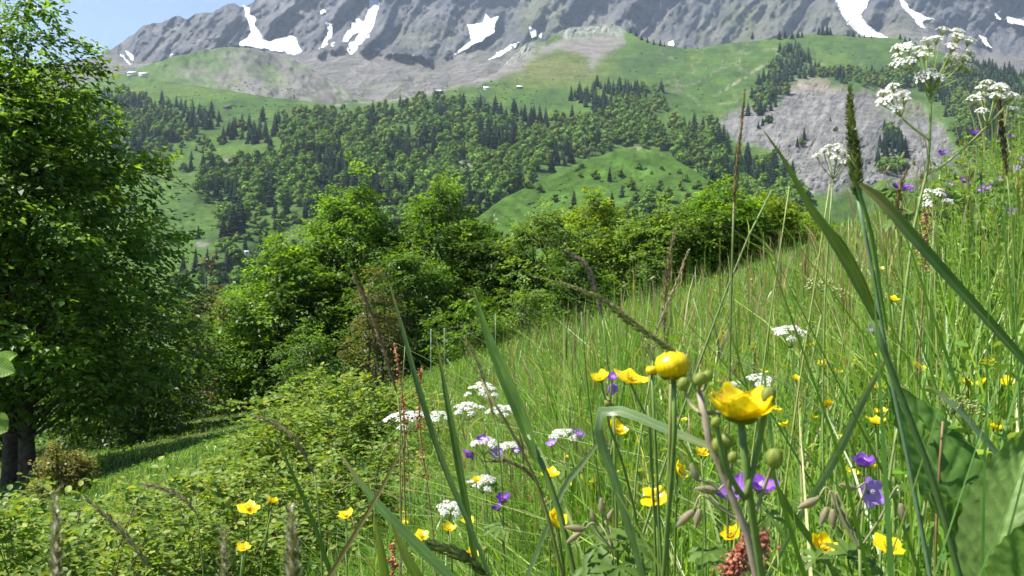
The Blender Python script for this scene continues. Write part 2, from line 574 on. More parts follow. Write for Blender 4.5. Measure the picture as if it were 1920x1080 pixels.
def c_mount(px, py):
    r = rockness(px, py)[..., None]
    n1 = fbm(px / 40, py / 25, 5, 61)[..., None]; n2 = fbm((px + 0.8 * py) / 12, (py - 0.3 * px) / 40, 4, 63)[..., None]
    rock = ROCK * (1 + 0.30 * n1 + 0.34 * n2) + np.array([0.02, 0.01, -0.005]) * n1
    sk = fbm((px + 1.1 * py) / 9, (py - 0.7 * px) / 120, 4, 65)[..., None]
    scree = SCREE * (1 + 0.14 * n1 + 0.10 * n2 + 0.22 * sk)
    wp = 26 * fbm(px / 60, py / 60, 4, 40, 0.6)
    gul = ridged((px + 0.75 * py + 0.8 * wp) / 48, (py - 0.3 * px) / 170, 4, 47, 0.62)[..., None]
    chute = np.clip((0.47 - gul) * 7, 0, 0.8) * sstep(-60, 70, py)[..., None]
    rock = rock * (1 - chute) + scree * chute
    c = rock * r + scree * (1 - r)
    g1 = np.exp(-(((px - 1030) / 90) ** 2 + ((py - 40) / 55) ** 2)) * 0.8
    g2 = np.exp(-(((px - 1430) / 150) ** 2 + ((py - 55) / 60) ** 2)) * 0.95
    g3 = np.exp(-(((px - 1690) / 40) ** 2 + ((py - 55) / 40) ** 2)) * 0.5
    g4 = sstep(95, 190, py) * sstep(640, 500, px) * 0.3 + 0.6 * np.exp(-(((px - 860) / 120) ** 2 + ((py - 70) / 40) ** 2)) * sstep(-0.1, 0.3, fbm(px / 40, py / 30, 3, 74))
    g5 = sstep(110, 200, py) * 0.55 * sstep(-0.1, 0.35, fbm((px + 0.9 * py) / 30, (py - 0.6 * px) / 70, 4, 73))
    g = np.clip((g1 + g2 + g3 + g4 + g5) * (0.75 + 0.7 * fbm(px / 30, py / 22, 4, 71)), 0, 0.9)[..., None]
    turf = np.array([0.115, 0.13, 0.055]) * (1 + 0.25 * n1)
    return np.clip(c * (1 - g) + turf * g, 0.02, 0.8)


SKY_M = [(-500, 190), (-200, 170), (0, 150), (120, 118), (190, 103), (213, 90), (240, 72), (270, 46), (300, 42), (330, 33), (352, 35), (364, 27), (400, 21), (425, 7), (440, 4), (456, 13), (470, 6), (490, -12), (560, -70), (700, -150), (820, -120), (950, -150), (1100, -190), (1300, -140), (1500, -170), (1640, -90), (1800, -150), (2000, -220), (2400, -240)]
SKY_M = [(a, max(b, -75 + 8 * math.sin(a * 0.02))) for a, b in SKY_M]
layer('mountain', -420, 2380, 3.2, SKY_M, [(-500, 262), (2400, 262)], 112, d_mount, s_mount, c_mount, M_ROCK, 'grey rocky mountain wall with scree below it')

# ---- rounded hill in front of the wall, on the left
SKY_R = [(-420, 190), (100, 168), (200, 146), (240, 135), (290, 117), (340, 104), (390, 92), (430, 87), (470, 90), (520, 101), (570, 121), (620, 150), (660, 178), (760, 205)]


def c_round(px, py):
    n = fbm(px / 22, py / 16, 5, 81); n2 = fbm((px - py) / 7, (px + py) / 30, 4, 83)
    g = np.clip(sstep(470, 330, px + 0.9 * (py - 130)) + 0.5 * sstep(165, 200, py) + 0.8 * n + 0.12, 0, 1)
    g = np.clip(g * (1 - 0.55 * np.exp(-(((px - 360) / 40) ** 2 + ((py - 135) / 16) ** 2))), 0, 1)[..., None]
    rk = np.clip(np.exp(-(((px - 495) / 26) ** 2 + ((py - 122) / 26) ** 2)) * 2.2 + np.exp(-(((px - 590) / 14) ** 2 + ((py - 160) / 9) ** 2)) + 0.9 * n2 - 0.2, 0, 0.92)[..., None]
    rk = rk * (1 - 0.35 * g)
    c = SCREE * 0.95 * (1 + 0.2 * n + 0.22 * n2)[..., None]
    c = c * (1 - rk) + np.array([0.065, 0.07, 0.06]) * rk
    return np.clip(c * (1 - g) + (GRASS_A * 1.05 + 0.03 * n[..., None]) * g, 0.02, 0.8)


def d_round(px, py):
    return np.interp(py, [80, 100, 130, 170, 210, 260], [1960, 1900, 1800, 1650, 1500, 1350])


def s_round(px, py):
    return -70 * ridged((px - 0.9 * py) / 48, (py + px * 0.2) / 90, 4, 85) + 25 * fbm(px / 20, py / 20, 4, 87) + 0.0025 * (px - 430) ** 2


layer('rounded_hill', -420, 740, 3.0, SKY_R, [(-500, 262), (800, 262)], 60, d_round, s_round, c_round, M_HILL, 'rounded grassy hill with a grey scree flank below the snow')

# ---- the forested hillside across the valley
CLIFF = [(1352, 222), (1400, 203), (1440, 205), (1478, 175), (1490, 155), (1545, 148), (1562, 166), (1640, 172), (1700, 165), (1722, 200), (1770, 232), (1790, 300), (1730, 335), (1600, 350), (1510, 372), (1482, 305), (1420, 272), (1362, 252)]
KNOLL_ROCK = [(1045, 62), (1062, 50), (1150, 45), (1172, 55), (1168, 68), (1120, 66), (1060, 74)]
KNOLL_SCREE = [(1060, 74), (1120, 66), (1168, 66), (1175, 82), (1130, 105), (1110, 132), (1100, 132), (1108, 108), (1080, 98), (1050, 92), (1010, 100), (1000, 96)]
OUTCROP = [(968, 88), (990, 74), (1002, 80), (1000, 100), (975, 112), (940, 128), (938, 116)]


def d_hill(px, py):
    d = np.interp(py, [40, 100, 150, 200, 250, 300, 350, 400, 450, 500, 560, 640, 740, 940], [1900, 1650, 1400, 1190, 1010, 870, 760, 670, 590, 520, 450, 380, 320, 260])
    return d


def cliffness(px, py):
    wx = 14 * fbm(px / 18, py / 18, 4, 91); wy = 12 * fbm(px / 18, py / 18, 4, 93)
    return polymask(px + wx, py + wy, CLIFF, 9)


def s_hill(px, py):
    s = 60 * fbm(px / 190, py / 90, 3, 101) + 3.5 * fbm(px / 26, py / 14, 4, 103)
    c = cliffness(px, py)
    s = s + c * (8 - 26 * fbm(px / 60, py / 45, 4, 105, 0.6) - 10 * ridged((py + 0.55 * px + 20 * fbm(px / 30, py / 30, 3, 109)) / 20, (px - py) / 80, 3, 108, 0.6) - 9 * fbm(px / 9, py / 7, 3, 106, 0.65))
    k = polymask(px, py, KNOLL_ROCK, 6) + polymask(px, py, OUTCROP, 5)
    s = s + k * (-22 * fbm(px / 12, py / 10, 4, 107, 0.6))
    # folds of the ground on the left of the valley: crests running down to the right
    fold = sstep(700, 450, px)
    s = s + fold * 13 * np.sin((py + 0.55 * px) / 24.0) * sstep(200, 260, py)
    return s


def c_hill(px, py):
    n = fbm(px / 45, py / 22, 5, 111)[..., None]; n2 = fbm(px / 9, py / 5, 4, 113)[..., None]
    dry = np.clip(np.exp(-(((px - 1040) / 110) ** 2 + ((py - 125) / 35) ** 2)) * 1.1 + 0.35 * n[..., 0] + 0.25 * np.exp(-(((px - 330) / 60) ** 2 + ((py - 165) / 18) ** 2)), 0, 1)[..., None]
    c = GRASS_A * (1 + 0.34 * n + 0.3 * n2) * (1 - dry) + (GRASS_B * (1 + 0.2 * n2)) * dry
    # worn tracks and pale erosion streaks on the pasture
    tr = np.clip(1 - np.abs(fbm(px / 120, py / 40, 3, 117)) * 26, 0, 1) * sstep(1150, 1300, px) * sstep(240, 180, py) * 0.35
    tr = tr + 0.9 * np.clip(1 - np.abs((px - 1420) * 0.62 + (py - 130)) / 4.0, 0, 1) * sstep(1330, 1370, px) * sstep(1450, 1420, px) * (vnoise(px / 6, py / 6, 5) > 0.35)
    tr = tr[..., None]
    c = c * (1 - tr) + np.array([0.27, 0.25, 0.18]) * tr
    # scree running down into the pasture from the wall
    line = np.interp(px, [400, 560, 640, 740, 850, 930, 1010], [150, 178, 196, 190, 168, 150, 112])
    s = sstep(6, -8, py - line + 9 * fbm(px / 20, py / 20, 4, 119)) * sstep(400, 560, px) * sstep(1040, 960, px)
    s = np.maximum(s, polymask(px + 8 * n2[..., 0], py + 8 * n2[..., 0], KNOLL_SCREE, 6))
    for (cx, cy, rx, ry) in ((873, 306, 11, 18), (1168, 258, 12, 7), (530, 365, 22, 7), (380, 458, 14, 4), (430, 300, 16, 4), (820, 330, 8, 10)):
        s = np.maximum(s, sstep(1.25, 0.7, np.hypot((px - cx) / rx, (py - cy) / ry) + 0.4 * n2[..., 0]))
    s = np.clip(s, 0, 1)[..., None]
    c = c * (1 - s) + SCREE * (1 + 0.15 * n2) * s
    k = np.clip(polymask(px, py, KNOLL_ROCK, 6) + polymask(px, py, OUTCROP, 5), 0, 1)[..., None]
    c = c * (1 - k) + np.array([0.21, 0.22, 0.19]) * (1 + 0.45 * fbm(px / 9, py / 9, 4, 121)[..., None]) * k
    cl = cliffness(px, py)[..., None]
    st = fbm((px + 0.6 * py) / 9, (py - 0.35 * px) / 30, 4, 123)[..., None]
    sh = SHALE * (1 + 0.42 * st + 0.25 * n2) + np.array([0.05, 0.03, 0.0]) * sstep(180, 160, py)[..., None]
    gg = np.clip(np.exp(-(((px - 1690) / 60) ** 2 + ((py - 200) / 30) ** 2)) * 1.2 + 0.8 * n[..., 0] - 0.35, 0, 0.85)[..., None]
    sh = sh * (1 - gg) + np.array([0.13, 0.14, 0.06]) * gg
    return np.clip(c * (1 - cl) + sh * cl, 0.02, 0.8)


SKY_H = [(-420, 190), (100, 176), (220, 160), (300, 152), (420, 168), (520, 184), (620, 196), (740, 186), (850, 164), (930, 138), (965, 100), (990, 78), (1020, 80), (1044, 62), (1062, 52), (1150, 45), (1172, 54), (1200, 72), (1240, 84), (1300, 92), (1380, 80), (1440, 74), (1500, 66), (1540, 62), (1600, 68), (1690, 72), (1740, 90), (1800, 112), (1920, 140), (2100, 175), (2380, 230)]
layer('hillside', -420, 2380, 3.6, SKY_H, [(-420, 940), (2380, 740)], 165, d_hill, s_hill, c_hill, M_HILL, 'pasture hillside across the valley with a grey eroded cliff')

# ---- green spur in front of the forest
SKY_S = [(820, 470), (880, 420), (940, 374), (1040, 325), (1100, 300), (1160, 281), (1195, 274), (1250, 290), (1300, 318), (1340, 348), (1400, 400), (1460, 460)]


def d_spur(px, py):
    return np.interp(py, [270, 300, 350, 400, 470, 560], [640, 600, 545, 490, 420, 350])


def s_spur(px, py):
    return 14 * fbm(px / 90, py / 50, 4, 131) + 3 * fbm(px / 20, py / 12, 3, 133)


def c_spur(px, py):
    n = fbm(px / 40, py / 18, 5, 135)[..., None]; n2 = fbm(px / 8, py / 4, 3, 137)[..., None]
    c = GRASS_A * np.array([1.0, 1.08, 0.95]) * (1 + 0.3 * n + 0.3 * n2)
    e = (np.exp(-(((px - 1205) / 26) ** 2 + ((py - 278) / 4) ** 2)) * (vnoise(px / 7, py / 5, 3) > 0.45))[..., None] * 0.8
    return c * (1 - e) + np.array([0.28, 0.25, 0.18]) * e


layer('meadow_spur', 820, 1460, 3.0, SKY_S, [(800, 580), (1480, 580)], 90, d_spur, s_spur, c_spur, M_HILL, 'green grassy spur standing in front of the forest', back=40.0)

# ---- snow lying in the gullies of the wall
for lab, poly in SNOW:
    q = np.array(poly, float)
    st = 1.5
    x = np.arange(q[:, 0].min() - 3, q[:, 0].max() + 3 + st, st); y = np.arange(q[:, 1].min() - 3, q[:, 1].max() + 3 + st, st)
    X, Y = np.meshgrid(x, y, indexing='ij')
    # the edge of lying snow is ragged
    inside = inpoly(X + 2.6 * fbm(X / 7, Y / 7, 3, 141), Y + 2.6 * fbm(X / 7, Y / 7, 3, 143), poly)
    D = d_mount(X, Y) - 240 * fbm(X / 210, Y / 260, 3, 49) - 12 + 3 * fbm(X / 12, Y / 12, 3, 44)
    D = np.minimum(D, d_mount(X, Y) + s_mount(X, Y) - 4)
    V = np.stack([(X - 960) / FX * D, D, (540 - Y) / FX * D], -1).reshape(-1, 3)
    F = grid_faces(len(x), len(y))
    keep = inside.ravel()[F].sum(1) >= 3
    F = F[keep]
    if not len(F): continue
    u, inv = np.unique(F, return_inverse=True)
    o = link('snowfield', mesh_np('snowfield', V[u], inv.reshape(-1, 4), None, True), M_SNOW)
    tag(o, lab, 'snowfield', 'snow lying on the mountain wall')

# ---- the air
mz, nt, nn, ll = nodes('haze_air')
pv = N(nt, 'ShaderNodeVolumePrincipled')
pv.inputs['Color'].default_value = (0.62, 0.78, 1.0, 1)
pv.inputs['Density'].default_value = 0.000075
pv.inputs['Anisotropy'].default_value = 0.2
out = N(nt, 'ShaderNodeOutputMaterial'); ll.new(pv.outputs[0], out.inputs['Volume'])
bx = np.array([(sx, sy, sz) for sx in (-9000, 9000) for sy in (-3000, 8000) for sz in (-64, 2350)], float)
bf = np.array([[0, 1, 3, 2], [4, 6, 7, 5], [0, 4, 5, 1], [2, 3, 7, 6], [0, 2, 6, 4], [1, 5, 7, 3]])
HAZE = link('haze', mesh_np('haze', bx, bf), mz)
tag(HAZE, 'thin blue haze filling the valley air', kind='stuff')
# ------------------------------------------------------------------ trees across the valley
def spruce_mesh(seed, tiers=11, per=9):
    r = np.random.default_rng(seed); g = Geo()
    V, F = tube([(0, 0, 0), (0, 0, 0.9)], [0.018, 0.006], 5); g.add(V, F, (0.06, 0.05, 0.04))
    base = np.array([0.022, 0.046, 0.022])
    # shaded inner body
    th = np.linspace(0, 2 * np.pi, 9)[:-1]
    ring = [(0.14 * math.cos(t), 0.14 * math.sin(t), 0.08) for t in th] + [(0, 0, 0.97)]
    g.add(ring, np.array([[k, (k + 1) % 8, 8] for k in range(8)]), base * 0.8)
    for i in range(tiers):
        t = i / (tiers - 1.0)
        z = 0.07 + 0.88 * t; R = 0.25 * (1 - t) ** 0.72 * (1 if i % 2 else 0.88) + 0.012
        a0 = r.uniform(0, 6.28)
        for k in range(per):
            a = a0 + k * 2 * np.pi / per + r.normal(0, 0.12); q = R * r.uniform(0.72, 1.15)
            d = np.array([math.cos(a), math.sin(a), 0]); s = np.array([-d[1], d[0], 0])
            w = q * 0.5; zz = z + r.normal(0, 0.008)
            p0 = np.array([0, 0, zz + 0.05]); p1 = d * q * 0.6 + s * w + (0, 0, zz - 0.012); p2 = d * q + (0, 0, zz - 0.045 * (1 - 0.5 * t)); p3 = d * q * 0.6 - s * w + (0, 0, zz - 0.012)
            g.add([p0, p1, p2, p3], np.array([[0, 1, 2], [0, 2, 3]]), base * r.uniform(0.7, 1.35))
    return g


def broad_mesh(seed, lumps=7, sub=ICO1, squat=1.0, quads=60):
    r = np.random.default_rng(seed); g = Geo()
    V, F = tube([(0, 0, 0), (0.01, 0, 0.3), (0, 0.01, 0.6)], [0.03, 0.022, 0.01], 5); g.add(V, F, (0.09, 0.08, 0.07))
    base = np.array([0.108, 0.19, 0.03])
    W = 0.40 * squat
    for i in range(lumps):
        t = i / max(lumps - 1, 1)
        a = i * 2.4 + r.uniform(0, 0.8); z = 0.26 + 0.58 * t + r.normal(0, 0.03)
        off = W * (0.66 * (1 - t ** 1.6)) * r.uniform(0.6, 1.15)
        rad = (0.27 - 0.10 * t) * r.uniform(0.8, 1.15) * (0.8 + 0.2 * squat) * (7.0 / (lumps + 2)) ** 0.33
        cen = np.array([off * math.cos(a), off * math.sin(a), z])
        V = sub[0] * (1 + 0.22 * r.normal(0, 1, (len(sub[0]), 1)).clip(-1.5, 1.5)) * rad * 0.86 + cen
        tone = base * r.uniform(0.75, 1.2) * np.array([r.uniform(0.9, 1.15), 1, 1])
        g.add(V, sub[1], tone * (0.9 + 0.2 * r.normal(0, 1, (len(V), 1)).clip(-1.5, 1.5)))
        # leafy twigs over the clump, breaking its outline
        n = quads
        d = norm(r.normal(0, 1, (n, 3))); d[:, 2] = np.where(d[:, 2] < -0.4, -d[:, 2], d[:, 2])
        c = cen + d * rad * r.uniform(0.84, 1.12, (n, 1))
        nr = norm(d + r.normal(0, 0.55, (n, 3)) + (0, 0, 0.3))
        e1 = norm(np.cross(nr, r.normal(0, 1, (n, 3)))); e2 = np.cross(nr, e1)
        q = rad * r.uniform(0.16, 0.34, (n, 1))
        V = np.stack([c - e1 * q, c + e2 * q * 0.7, c + e1 * q, c - e2 * q * 0.7], 1).reshape(-1, 3)
        g.add(V, np.arange(4 * n).reshape(-1, 4), np.repeat(tone * r.uniform(0.75, 1.4, (n, 1)), 4, 0))
    return g


def geo_arrays(g):
    return np.concatenate(g.V), g.F, np.concatenate(g.C)


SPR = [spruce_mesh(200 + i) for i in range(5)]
BRD = [broad_mesh(300 + i, 9, ICO1, 0.9 + 0.14 * (i % 3), 90) for i in range(6)]
SPR_ME = [None] * 5; BRD_ME = [None] * 6
SPR_LO = [geo_arrays(spruce_mesh(400 + i, 8, 7)) for i in range(4)]
BRD_LO = [geo_arrays(broad_mesh(500 + i, 4, ICO1, 1.0, 26)) for i in range(5)]

FOREST = {
    'A': [(222, 172), (262, 186), (330, 200), (404, 218), (412, 236), (345, 264), (285, 285), (200, 290), (150, 230)],
    'A2': [(250, 300), (290, 275), (340, 275), (430, 250), (420, 275), (360, 300), (300, 318), (240, 330)],
    'B': [(420, 262), (440, 238), (520, 226), (560, 216), (640, 218), (720, 207), (800, 190), (856, 197), (960, 214), (1060, 228), (1092, 224), (1140, 228), (1180, 225), (1230, 232), (1280, 238), (1350, 238), (1368, 330), (1420, 345), (1500, 372), (1480, 440), (1330, 400), (1300, 318), (1250, 288), (1190, 270), (1100, 296), (1030, 322), (940, 372), (900, 420), (700, 430), (620, 405), (560, 385), (500, 390), (440, 388), (372, 372), (376, 340), (400, 322), (480, 308), (540, 290), (530, 274), (470, 270)],
    'B2': [(1070, 188), (1110, 168), (1150, 160), (1210, 165), (1242, 172), (1250, 205), (1200, 228), (1130, 230), (1100, 200)],
    'C': [(1418, 175), (1452, 120), (1470, 92), (1500, 90), (1520, 125), (1600, 140), (1690, 128), (1720, 130), (1740, 170), (1690, 168), (1580, 156), (1545, 146), (1490, 152), (1474, 172), (1440, 214), (1400, 224)],
    'D': [(1740, 130), (1800, 112), (1920, 140), (2080, 180), (2080, 330), (1900, 300), (1800, 272), (1778, 215), (1745, 185)],
    'E': [(1390, 300), (1450, 300), (1490, 345), (1506, 430), (1440, 450), (1350, 400)],
    'F': [(340, 520), (470, 440), (560, 470), (600, 560), (420, 640), (330, 600)],
    'G': [(410, 400), (440, 400), (462, 430), (440, 462), (412, 455)],
    'H': [(1660, 240), (1700, 262), (1690, 330), (1640, 330), (1655, 280)],
    'I': [(470, 410), (560, 385), (640, 420), (560, 420), (500, 440)],
    'J': [(1130, 375), (1180, 350), (1250, 352), (1330, 352), (1400, 420), (1300, 440), (1180, 430), (1060, 430), (1070, 400)],
}
GLADE = [[(690, 236), (760, 232), (800, 244), (740, 252), (690, 250)], [(862, 292), (886, 292), (884, 326), (862, 322)], [(1150, 250), (1180, 252), (1180, 268), (1158, 266)]]
trees = []          # px, py, D, height, spruce?, zone


def surf(zone, px, py):
    a, b = np.array([float(px)]), np.array([float(py)])
    if zone == 'J':
        return float(d_spur(a, b)[0] + s_spur(a, b)[0])
    return float(d_hill(a, b)[0] + s_hill(a, b)[0])


PROB = {'A': 0.42, 'A2': 0.12, 'B': 0.27, 'B2': 0.5, 'C': 0.55, 'D': 0.5, 'E': 0.55, 'F': 0.25, 'G': 0.65, 'H': 0.6, 'I': 0.1, 'J': 0.4}
SP = {'A': 1.0, 'A2': 1.25, 'B': 1.0, 'B2': 1.0, 'C': 0.95, 'D': 0.95, 'E': 1.0, 'F': 1.2, 'G': 1.0, 'H': 1.15, 'I': 1.3, 'J': 1.6}
tr = random.Random(5)
for zn, poly in FOREST.items():
    q = np.array(poly, float)
    placed = {}
    n_try = int((np.ptp(q[:, 0]) * np.ptp(q[:, 1])) / 12)
    rz = np.random.default_rng(sum(map(ord, zn)))
    cx_ = rz.uniform(q[:, 0].min(), q[:, 0].max(), n_try); cy_ = rz.uniform(q[:, 1].min(), q[:, 1].max(), n_try)
    keep = inpoly(cx_ + 7 * np.sin(cy_ * 0.21), cy_ + 4 * np.sin(cx_ * 0.17), poly)
    for gl in GLADE: keep &= ~inpoly(cx_, cy_, gl)
    cx_, cy_ = cx_[keep], cy_[keep]
    cD = (d_spur(cx_, cy_) + s_spur(cx_, cy_)) if zn == 'J' else (d_hill(cx_, cy_) + s_hill(cx_, cy_))
    cc = fbm(cx_ / 62.0, cy_ / 34.0, 3, 151)
    for px, py, D, cl in zip(cx_.tolist(), cy_.tolist(), cD.tolist(), cc.tolist()):
        sx = SP[zn] * 7.2 * FX / D * tr.uniform(0.75, 1.3); sy = sx * 0.66
        cx, cy = int(px // 16), int(py // 12)
        ok = True
        for ix in (cx - 1, cx, cx + 1):
            for iy in (cy - 1, cy, cy + 1):
                for (a, b) in placed.get((ix, iy), ()):
                    if ((a - px) / sx) ** 2 + ((b - py) / sy) ** 2 < 1: ok = False; break
                if not ok: break
            if not ok: break
        if not ok: continue
        placed.setdefault((cx, cy), []).append((px, py))
        pr = PROB[zn] + 2.6 * cl
        if zn == 'B': pr += 0.45 * float(sstep(262, 205, py)) - 0.25 * float(sstep(280, 340, py)) + 0.3 * float(sstep(500, 430, px))
        if zn in 'CD': pr += 0.4 * float(sstep(160, 110, py))
        sp = tr.random() < pr
        h = tr.uniform(12, 25) if sp else tr.uniform(9, 18)
        if zn in ('F', 'A2', 'I', 'J'): h *= 0.66
        trees.append((px, py, D, h, sp, zn))
# trees that stand by themselves
for px, py, h, sp, zn in ((1411, 73, 17, 1, 'crest'), (1462, 74, 19, 1, 'crest'), (1472, 72, 17, 1, 'crest'), (1485, 73, 18, 1, 'crest'), (1496, 71, 17, 1, 'crest'), (1504, 70, 14, 1, 'crest'),
                          (1535, 65, 19, 1, 'crest'), (1543, 66, 23, 1, 'crest'), (1551, 65, 21, 1, 'crest'), (1557, 66, 17, 1, 'crest'), (1590, 68, 11, 1, 'crest'), (1600, 69, 13, 1, 'crest'), (1611, 70, 11, 1, 'crest'), (1621, 71, 10, 1, 'crest'), (1634, 72, 8, 1, 'crest'),
                          (1688, 74, 14, 1, 'crest'), (1697, 79, 13, 1, 'crest'), (1706, 82, 14, 1, 'crest'), (1716, 88, 12, 1, 'crest'), (1732, 92, 11, 1, 'crest'), (1744, 96, 9, 1, 'crest'),
                          (1182, 62, 12, 1, 'knoll'), (1193, 68, 13, 1, 'knoll'), (1203, 75, 13, 1, 'knoll'), (1214, 80, 13, 1, 'knoll'), (1226, 84, 12, 1, 'knoll'), (1238, 86, 15, 1, 'knoll'), (1246, 88, 11, 1, 'knoll'),
                          (1285, 91, 8, 1, 'crest'), (1308, 92, 7, 1, 'crest'),
                          (1143, 340, 10, 1, 'spur'), (1115, 335, 6, 0, 'spur'), (1163, 330, 5.5, 0, 'spur'), (1198, 318, 5, 0, 'spur'), (1088, 330, 3, 0, 'spur'), (988, 352, 6, 0, 'spur'), (1012, 356, 4, 0, 'spur'), (1041, 378, 5, 0, 'spur'), (1222, 327, 3, 0, 'spur'), (1275, 326, 4, 0, 'spur'), (1286, 340, 5, 0, 'spur'),
                          (1508, 262, 15, 1, 'cliff'), (1495, 276, 12, 1, 'cliff'), (1503, 272, 8, 0, 'cliff'), (1430, 236, 12, 1, 'cliff'), (1440, 232, 11, 0, 'cliff'), (1447, 226, 10, 1, 'cliff'), (1422, 240, 9, 1, 'cliff'), (1557, 228, 8, 1, 'cliff'), (1568, 246, 6, 0, 'cliff'),
                          (318, 333, 15, 1, 'left'), (358, 320, 16, 1, 'left'), (381, 311, 15, 1, 'left'), (344, 322, 9, 0, 'left'), (393, 306, 12, 0, 'left'), (290, 348, 7, 0, 'left'), (300, 360, 6, 0, 'left'), (372, 448, 10, 1, 'left'), (420, 470, 9, 0, 'left'), (440, 486, 9, 0, 'left'), (386, 380, 8, 0, 'left'), (515, 430, 9, 1, 'left'), (500, 445, 8, 1, 'left'), (430, 505, 11, 0, 'left'),
                          (1090, 312, 3, 0, 'spur'), (1240, 318, 3, 0, 'spur')):
    if zn == 'spur':
        a, b = np.array([float(px)]), np.array([float(py)]); D = float(d_spur(a, b)[0] + s_spur(a, b)[0])
    else: D = surf(zn, px, py)
    trees.append((px, py, D, h, bool(sp), zn))
ZONE = {'A': ('in the wood behind the left leafy tree', 'wood high on the left of the valley'), 'A2': ('on the bushy bank below the left wood', 'bushy bank on the left of the valley'),
        'B': ('in the large mixed forest across the valley', 'main forest across the valley'), 'B2': ('in the forest tongue climbing the pasture', 'forest tongue climbing the pasture'),
        'C': ('in the belt above the grey cliff', 'belt of trees above the cliff'), 'D': ('in the forest behind the tall white umbels', 'forest right of the cliff'),
        'E': ('at the foot of the grey cliff', 'trees at the foot of the cliff'), 'F': ('in the valley bottom behind the near trees', 'trees in the valley bottom'),
        'G': ('in the small grove on the left meadow', 'small grove on the left meadow'), 'H': ('in the gully beside the grey cliff', 'trees in the cliff gully'),
        'I': ('in the pale thicket above the lower left meadow', 'thicket on the lower left'), 'J': ('in the copse at the foot of the green spur', 'copse on the green spur'),
        'crest': ('standing on the skyline of the high pasture', 'spruces along the pasture crest'), 'knoll': ('in the row behind the rocky knoll', 'spruce row behind the knoll'),
        'spur': ('alone on the green spur', 'lone trees on the spur'), 'cliff': ('clinging to the bare grey cliff', 'trees on the cliff'), 'left': ('scattered on the left valley meadows', 'scattered trees on the left meadows')}
for sp in (True, False):
    L = sorted([t for t in trees if t[4] == sp], key=lambda t: (t[5] not in ('crest', 'spur', 'cliff', 'left', 'knoll'), -t[3] / t[2]))
    one, rest = L[:300], L[300:]
    for px, py, D, h, _, zn in one:
        k = tr.randrange(5 if sp else 6)
        ms = SPR_ME if sp else BRD_ME
        if ms[k] is None:
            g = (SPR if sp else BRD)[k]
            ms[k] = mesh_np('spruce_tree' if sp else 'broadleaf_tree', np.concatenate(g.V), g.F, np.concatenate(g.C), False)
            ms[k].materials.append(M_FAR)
        o = link('spruce_tree' if sp else 'broadleaf_tree', ms[k], None)
        p = P(px, py, D); o.location = (p[0], p[1], p[2] - 0.4)
        w = h * tr.uniform(0.9, 1.25) * (1.0 if sp else tr.uniform(1.0, 1.3))
        o.scale = (w, w, h); o.rotation_euler = (0, 0, tr.uniform(0, 6.28))
        where = ZONE[zn][0]
        if zn == 'B':
            col_ = 'left end' if px < 600 else ('middle' if px < 950 else 'right end')
            where = 'at the %s of the main forest, %s' % (col_, 'under the scree' if py < 245 else ('halfway down' if py < 310 else 'low down'))
        size = ('tall ' if h > 19 else 'short ' if h < 15 else '') if sp else ('large ' if h > 15 else 'small ' if h < 12 else '')
        if zn not in ('B', 'D', 'F', 'E', 'crest', 'left', 'spur', 'A'): size = ''
        tag(o, size + ('dark spruce ' if sp else 'light green broadleaf tree ') + where, 'tree', ('spruces: ' if sp else 'broadleaf trees: ') + ZONE[zn][1])
    if rest:
        g = Geo()
        for px, py, D, h, _, zn in rest:
            V, F, C = (SPR_LO if sp else BRD_LO)[tr.randrange(4 if sp else 5)]
            w = h * tr.uniform(0.95, 1.35); a = tr.uniform(0, 6.28); ca, sa = math.cos(a), math.sin(a)
            V2 = np.stack([(V[:, 0] * ca - V[:, 1] * sa) * w, (V[:, 0] * sa + V[:, 1] * ca) * w, V[:, 2] * h], 1) + P(px, py, D) - (0, 0, 0.4)
            vary = tr.uniform(0.7, 1.3)
            g.add(V2, F, C * np.array([vary * tr.uniform(0.9, 1.25), vary, vary]))
        o = g.build('spruce_forest' if sp else 'broadleaf_forest', M_FAR)
        tag(o, 'distant mass of dark spruces across the valley' if sp else 'distant mass of light green broadleaf trees across the valley', kind='stuff')

